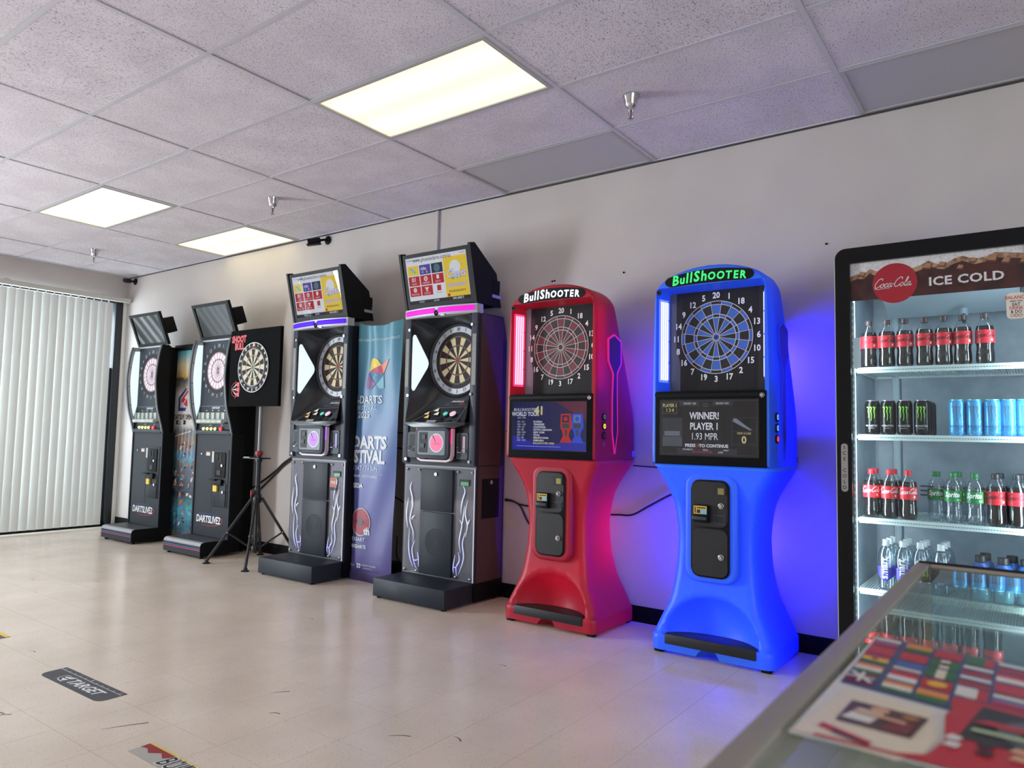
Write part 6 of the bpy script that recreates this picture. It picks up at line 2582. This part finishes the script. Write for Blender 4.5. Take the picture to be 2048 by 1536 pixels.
def xtext(body, u, v, size, m, o_=.0018, **k):
    vs2, fs2 = text2d(body, size, **k)
    t.add([xp(u + p[0], v + p[1], o_) for p in vs2], fs2, m)


lu, lv = -.075, 1.44
dbl = mat('open_blue', (40, 66, 130), .5)
orr = mat('open_red', (190, 48, 66), .5)
xput([(lu - .10, lv - .10), (lu - .10, lv + .04), (lu + .04, lv + .135), (lu + .08, lv + .135), (lu - .055, lv + .03), (lu - .055, lv - .065)], dbl)
xput([(lu - .10, lv - .10), (lu - .055, lv - .065), (lu + .07, lv - .065), (lu + .05, lv - .10)], dbl)
xput([(lu - .04, lv + .02), (lu + .08, lv + .115), (lu + .10, lv + .10), (lu + .02, lv + .03), (lu + .08, lv + .03), (lu + .09, lv - .05), (lu + .05, lv - .05), (lu - .02, lv + .0), (lu - .04, lv - .04)], orr)
xput([(lu - .03, lv - .045), (lu + .09, lv + .05), (lu + .09, lv + .038), (lu - .02, lv - .05)], bw, .002)
xtext('DARTSLIVE OPEN', -.075, 1.275, .072, m_ink, bold=.002, xs=.62)
xput([(-.205, 1.200), (-.005, 1.200), (-.005, 1.244), (-.205, 1.244)], m_ink)
xtext('2025 III', -.105, 1.223, .040, bw, o_=.0022, bold=.0012)
# a few pieces of the drawing: roofs, wharf, boats, bridge wires
qd = random.Random(11)
pal = [mat('draw_%d' % k, c_, .6) for k, c_ in enumerate(((168, 96, 64), (206, 190, 170), (52, 60, 78), (92, 160, 182), (196, 120, 60), (120, 90, 84), (30, 34, 46), (214, 216, 216)))]
for k in range(90):
    u, v = qd.uniform(-.25, .17), qd.uniform(.12, 1.02)
    w_, h_ = qd.uniform(.012, .05), qd.uniform(.01, .045)
    sk_ = qd.uniform(-.02, .03)
    xput([(u, v), (u + w_, v + sk_), (u + w_ + .01, v + sk_ + h_), (u + .01, v + h_)], pal[qd.randrange(8)], .0010 + k * .00001)
for k in range(14):
    u = -.24 + k * .032
    xput([(u, .86 + .02 * sin(k)), (u + .004, .86), (u + .03, 1.16), (u + .027, 1.16)], pal[7 if k % 2 else 2], .0024)
xput([(-.25, 1.075), (-.1, 1.105), (.1, 1.14), (.1, 1.125), (-.1, 1.09), (-.25, 1.055)], pal[1], .0025)
for k in range(5):
    xput([(-.24 + k * .02, 1.60), (-.234 + k * .02, 1.60), (-.222 + k * .022, 1.76), (-.226 + k * .022, 1.76)], pal[2], .0012)
t.build('banner_print', pc)
t = MB()
t.box(-.262, .262, -.012, .006, 1.975, 2.035, m_black, .004)
t.build('top_bar', xb, 'black top bar')
t = MB()
t.box(-.262, .262, .0, .03, .0, .05, m_black, .006)
t.build('base_bar', xb)

# ------------------------------------------------------------------ smaller things
spl = ('chrome fire sprinkler head above the blue dart machine', 'chrome fire sprinkler head above the stand with the dartboard', 'chrome fire sprinkler head at far left near the blind')
for lb_, x in zip(spl, (1.497, -1.588, -4.565)):
    r = thing('fire_sprinkler', lb_, 'sprinkler', (x, -.905, HC))
    t = MB()
    t.lathe([(.046, .006), (.046, .0), (.040, -.012), (.034, -.040), (.028, -.058), (.016, -.066), (.014, -.078), (0, -.078)], m_chrome, 20)
    t.build('escutcheon', r)
    t = MB()
    for s in (-1, 1):
        t.tube([(s * .011, 0, -.076), (s * .013, 0, -.10), (s * .003, 0, -.122)], .0028, m_chrome, 6)
    t.lathe([(.004, -.078), (.004, -.118)], mat('sprinkler_bulb', (120, 60, 56), .2), 8)
    t.lathe([(.013, -.121), (.016, -.124), (.013, -.126)], m_chrome, 12)
    o = t.build('deflector', r)
    o['kind'] = 'stuff'
for lb_, loc, rz, dirv in (('black bullet security camera under the ceiling beside the lit panel', (-2.02, -.001, 2.905), 0, Vector((-.75, -.62, -.16))),
                           ('black bullet security camera in the far left ceiling corner', (-5.53, -.001, 2.905), 0, Vector((.55, -.80, -.12)))):
    r = thing('security_camera', lb_, 'camera', loc)
    t = MB()
    t.lathe([(.040, 0), (.040, .008), (.030, .016), (.014, .020)], m_black, 18, M=FRONT)
    t.tube([(0, -.018, 0), (0, -.045, -.004), tuple(Vector((0, -.045, -.004)) + dirv * .04)], .011, m_black, 8)
    t.build('bracket', r)
    c0 = Vector((0, -.045, -.004)) + dirv.normalized() * .035
    zq = dirv.to_track_quat('Z', 'Y').to_matrix().to_4x4()
    zq.translation = c0
    t = MB(zq)
    t.lathe([(.020, 0), (.026, .006), (.027, .10), (.026, .112), (.022, .113), (.020, .106), (0, .106)], m_black, 20)
    t.box(-.030, .030, -.036, -.024, .0, .125, m_black, .003) if loc[0] > -4 else None
    bdy = t.build('camera_body', r)
    t = MB(zq)
    t.lathe([(.010, .106), (.009, .110), (0, .111)], mat('lens_glass', (20, 22, 30), .05), 14)
    t.ring(0, 0, .012, .018, .1068, m_gun, k=20)
    t.build('lens', bdy)
t = MB()
t.box(-.012, .012, -.020, -.001, 1.6, 2.95, mat('conduit_white', (190, 184, 178), .5), .003)
o = t.build('cable_trunking')
o.location = (-.672, 0, 0)
tag(o, 'thin vertical white cable trunking on the wall above the right grey machine', 'trunking')


def cable(root, label, pts, r=.005):
    t_ = MB()
    t_.tube(spline(pts, 6), r, m_cord, 6)
    o_ = t_.build('power_cord', root, 'black cord')
    o_.location = -root.location
    return o_


ub = thing('power_box', 'small black power box on the floor between the banner and the brown machine', 'power box', (-.925, -.10, 0))
t = MB()
t.box(-.11, .11, -.07, .07, .006, .135, m_black, .006)
t.build('case', ub)
t = MB()
t.box(-.08, .08, -.072, -.070, .03, .10, m_blackm)
t.build('front_panel', ub)
for x in (-.08, .08):
    t = MB()
    t.lathe([(.012, 0), (.012, .008)], m_blackm, 8, M=T(x, 0, 0))
    t.build('foot', ub)

cable(m_red_machine, '', [(.07, -.02, .70), (.13, -.012, .69), (.20, -.01, .668), (.32, -.01, .662), (.55, -.03, .665), (.66, -.05, .672)], .006)
cable(m_red_machine, '', [(.07, -.025, .69), (.14, -.014, .685), (.20, -.012, .655), (.25, -.012, .575), (.30, -.012, .525), (.40, -.02, .512), (.60, -.05, .52)], .006)
cable(m_blue_machine, '', [(.90, -.02, .655), (.98, -.012, .66), (1.08, -.010, .668), (1.20, -.010, .735), (1.36, -.012, .82), (1.52, -.02, .86)], .006)
cable(m_blue_machine, '', [(1.08, -.008, .982), (1.20, -.008, .978), (1.46, -.01, .975)], .004)
cable(m_red_machine, '', [(.06, -.012, 1.19), (.12, -.010, 1.165), (.22, -.010, 1.13)], .004)
cable(ph1, '', [(-2.98, -.016, .60), (-2.897, -.014, .64), (-2.759, -.012, .709), (-2.62, -.012, .79), (-2.495, -.012, .871), (-2.2, -.012, 1.0), (-1.90, -.012, 1.05)], .009)
cable(ph1, '', [(-2.98, -.016, .50), (-2.899, -.012, .568), (-2.794, -.012, .641), (-2.63, -.012, .755), (-2.494, -.012, .848), (-2.2, -.03, .98), (-1.90, -.03, 1.0)], .008)
cable(ph2, '', [(-1.24, -.012, 1.19), (-1.0, -.010, 1.16), (-.66, -.02, 1.13)], .005)
cable(ph2, '', [(-1.24, -.012, 1.05), (-1.0, -.010, 1.035), (-.66, -.02, 1.02)], .005)
cable(ph2, '', [(-1.24, -.012, .70), (-.95, -.010, .60), (-.78, -.012, .48), (-.66, -.02, .43)], .005)
cable(ub, '', [(-.93, -.06, .13), (-.985, -.04, .20), (-1.01, -.015, .33)], .004)
cable(ub, '', [(-1.0, -.178, .05), (-.93, -.185, .075), (-.85, -.185, .07), (-.79, -.18, .02)], .006)
# throw-line stickers on the floor
m_mat = mat('mat_grey', (74, 76, 82), .6)
mt_ = MB()
ml = thing('floor_marker', 'grey throw-line floor sticker with white lettering, left foreground', 'floor sticker', (-.335, -2.655, 0), radians(.5))
pts = [(-.288, .045), (.288, .045), (.288, -.02)] + [(.248 + .04 * cos(a_), -.005 + -.04 + .0 + .04 * sin(a_) + .005) for a_ in [0, -pi / 6, -pi / 3, -pi / 2]] + [(-.248 + .04 * cos(a_), -.04 + .04 * sin(a_)) for a_ in [-pi / 2, -2 * pi / 3, -5 * pi / 6, -pi]]
t = MB()
t.prism(pts, .0002, .0016, m_mat)
s0 = t.build('sticker_sheet', ml)
t = MB()
t.rect(-.285, .285, .018, .0205, .002, m_wht)
for k in range(11):
    t.rect(-.26 + k * .052, -.257 + k * .052, .0205, .030 if k % 5 else .038, .002, m_wht)
t.text('0', 0, .034, .02, m_wht, n=.002)
t.text('TARGET', .055, -.030, .070, m_wht, n=.002, shear=.3, bold=.0018, xs=1.05)
for q in bez_ribbon(spline([(-.13, -.002), (-.165, -.012), (-.155, -.052), (-.10, -.06)], 5), .003, .005):
    t.flat(q, .002, m_wht)
t.flat([(-.15, -.02), (-.08, .004), (-.095, -.022), (-.14, -.028)], .0021, m_wht)
t.flat([(-.145, -.036), (-.095, -.030), (-.11, -.055), (-.125, -.048)], .0021, m_wht)
t.build('sticker_print', s0)
ml2 = thing('floor_marker', 'red, grey and yellow throw-line floor sticker cut off by the bottom edge', 'floor sticker', (.83, -2.838, 0))
t = MB()
t.prism([(-.312, -.045), (.33, -.045), (.33, .045), (-.312, .045)], .0002, .0016, mat('mat_pale', (176, 172, 166), .55))
s0 = t.build('sticker_sheet', ml2)
t = MB()
t.rect(-.312, .33, .037, .045, .0018, m_yel)
t.flat([(-.312, .036), (-.09, .036), (-.10, .02), (-.13, .03), (-.16, .0), (-.20, .02), (-.24, -.008), (-.28, .01), (-.312, .002)], .0020, mat('mat_red', (150, 34, 44), .55))
t.flat([(-.09, .036), (.33, .036), (.33, -.036), (.02, -.036), (-.04, .0)], .0020, mat('mat_dark', (70, 68, 70), .55))
t.text('BULLSHOOTER', .09, -.004, .098, m_wht, n=.0024, shear=.3, bold=.006, xs=.72)
t.text('BULLSHOOTER', .09, -.004, .098, m_ink, n=.0028, shear=.3, bold=.001, xs=.72)
t.build('sticker_print', s0)
ml3 = thing('floor_marker', 'yellow-edged dark floor sticker at the left edge of the picture', 'floor sticker', (-1.70, -2.625, 0))
t = MB()
t.prism([(-.30, -.045), (.30, -.045), (.30, .045), (-.30, .045)], .0002, .0016, mat('mat_plum', (96, 84, 92), .55))
s0 = t.build('sticker_sheet', ml3)
t = MB()
t.rect(-.30, .30, .022, .045, .002, m_yel)
t.build('sticker_print', s0)
SC.cycles.transparent_max_bounces = 32
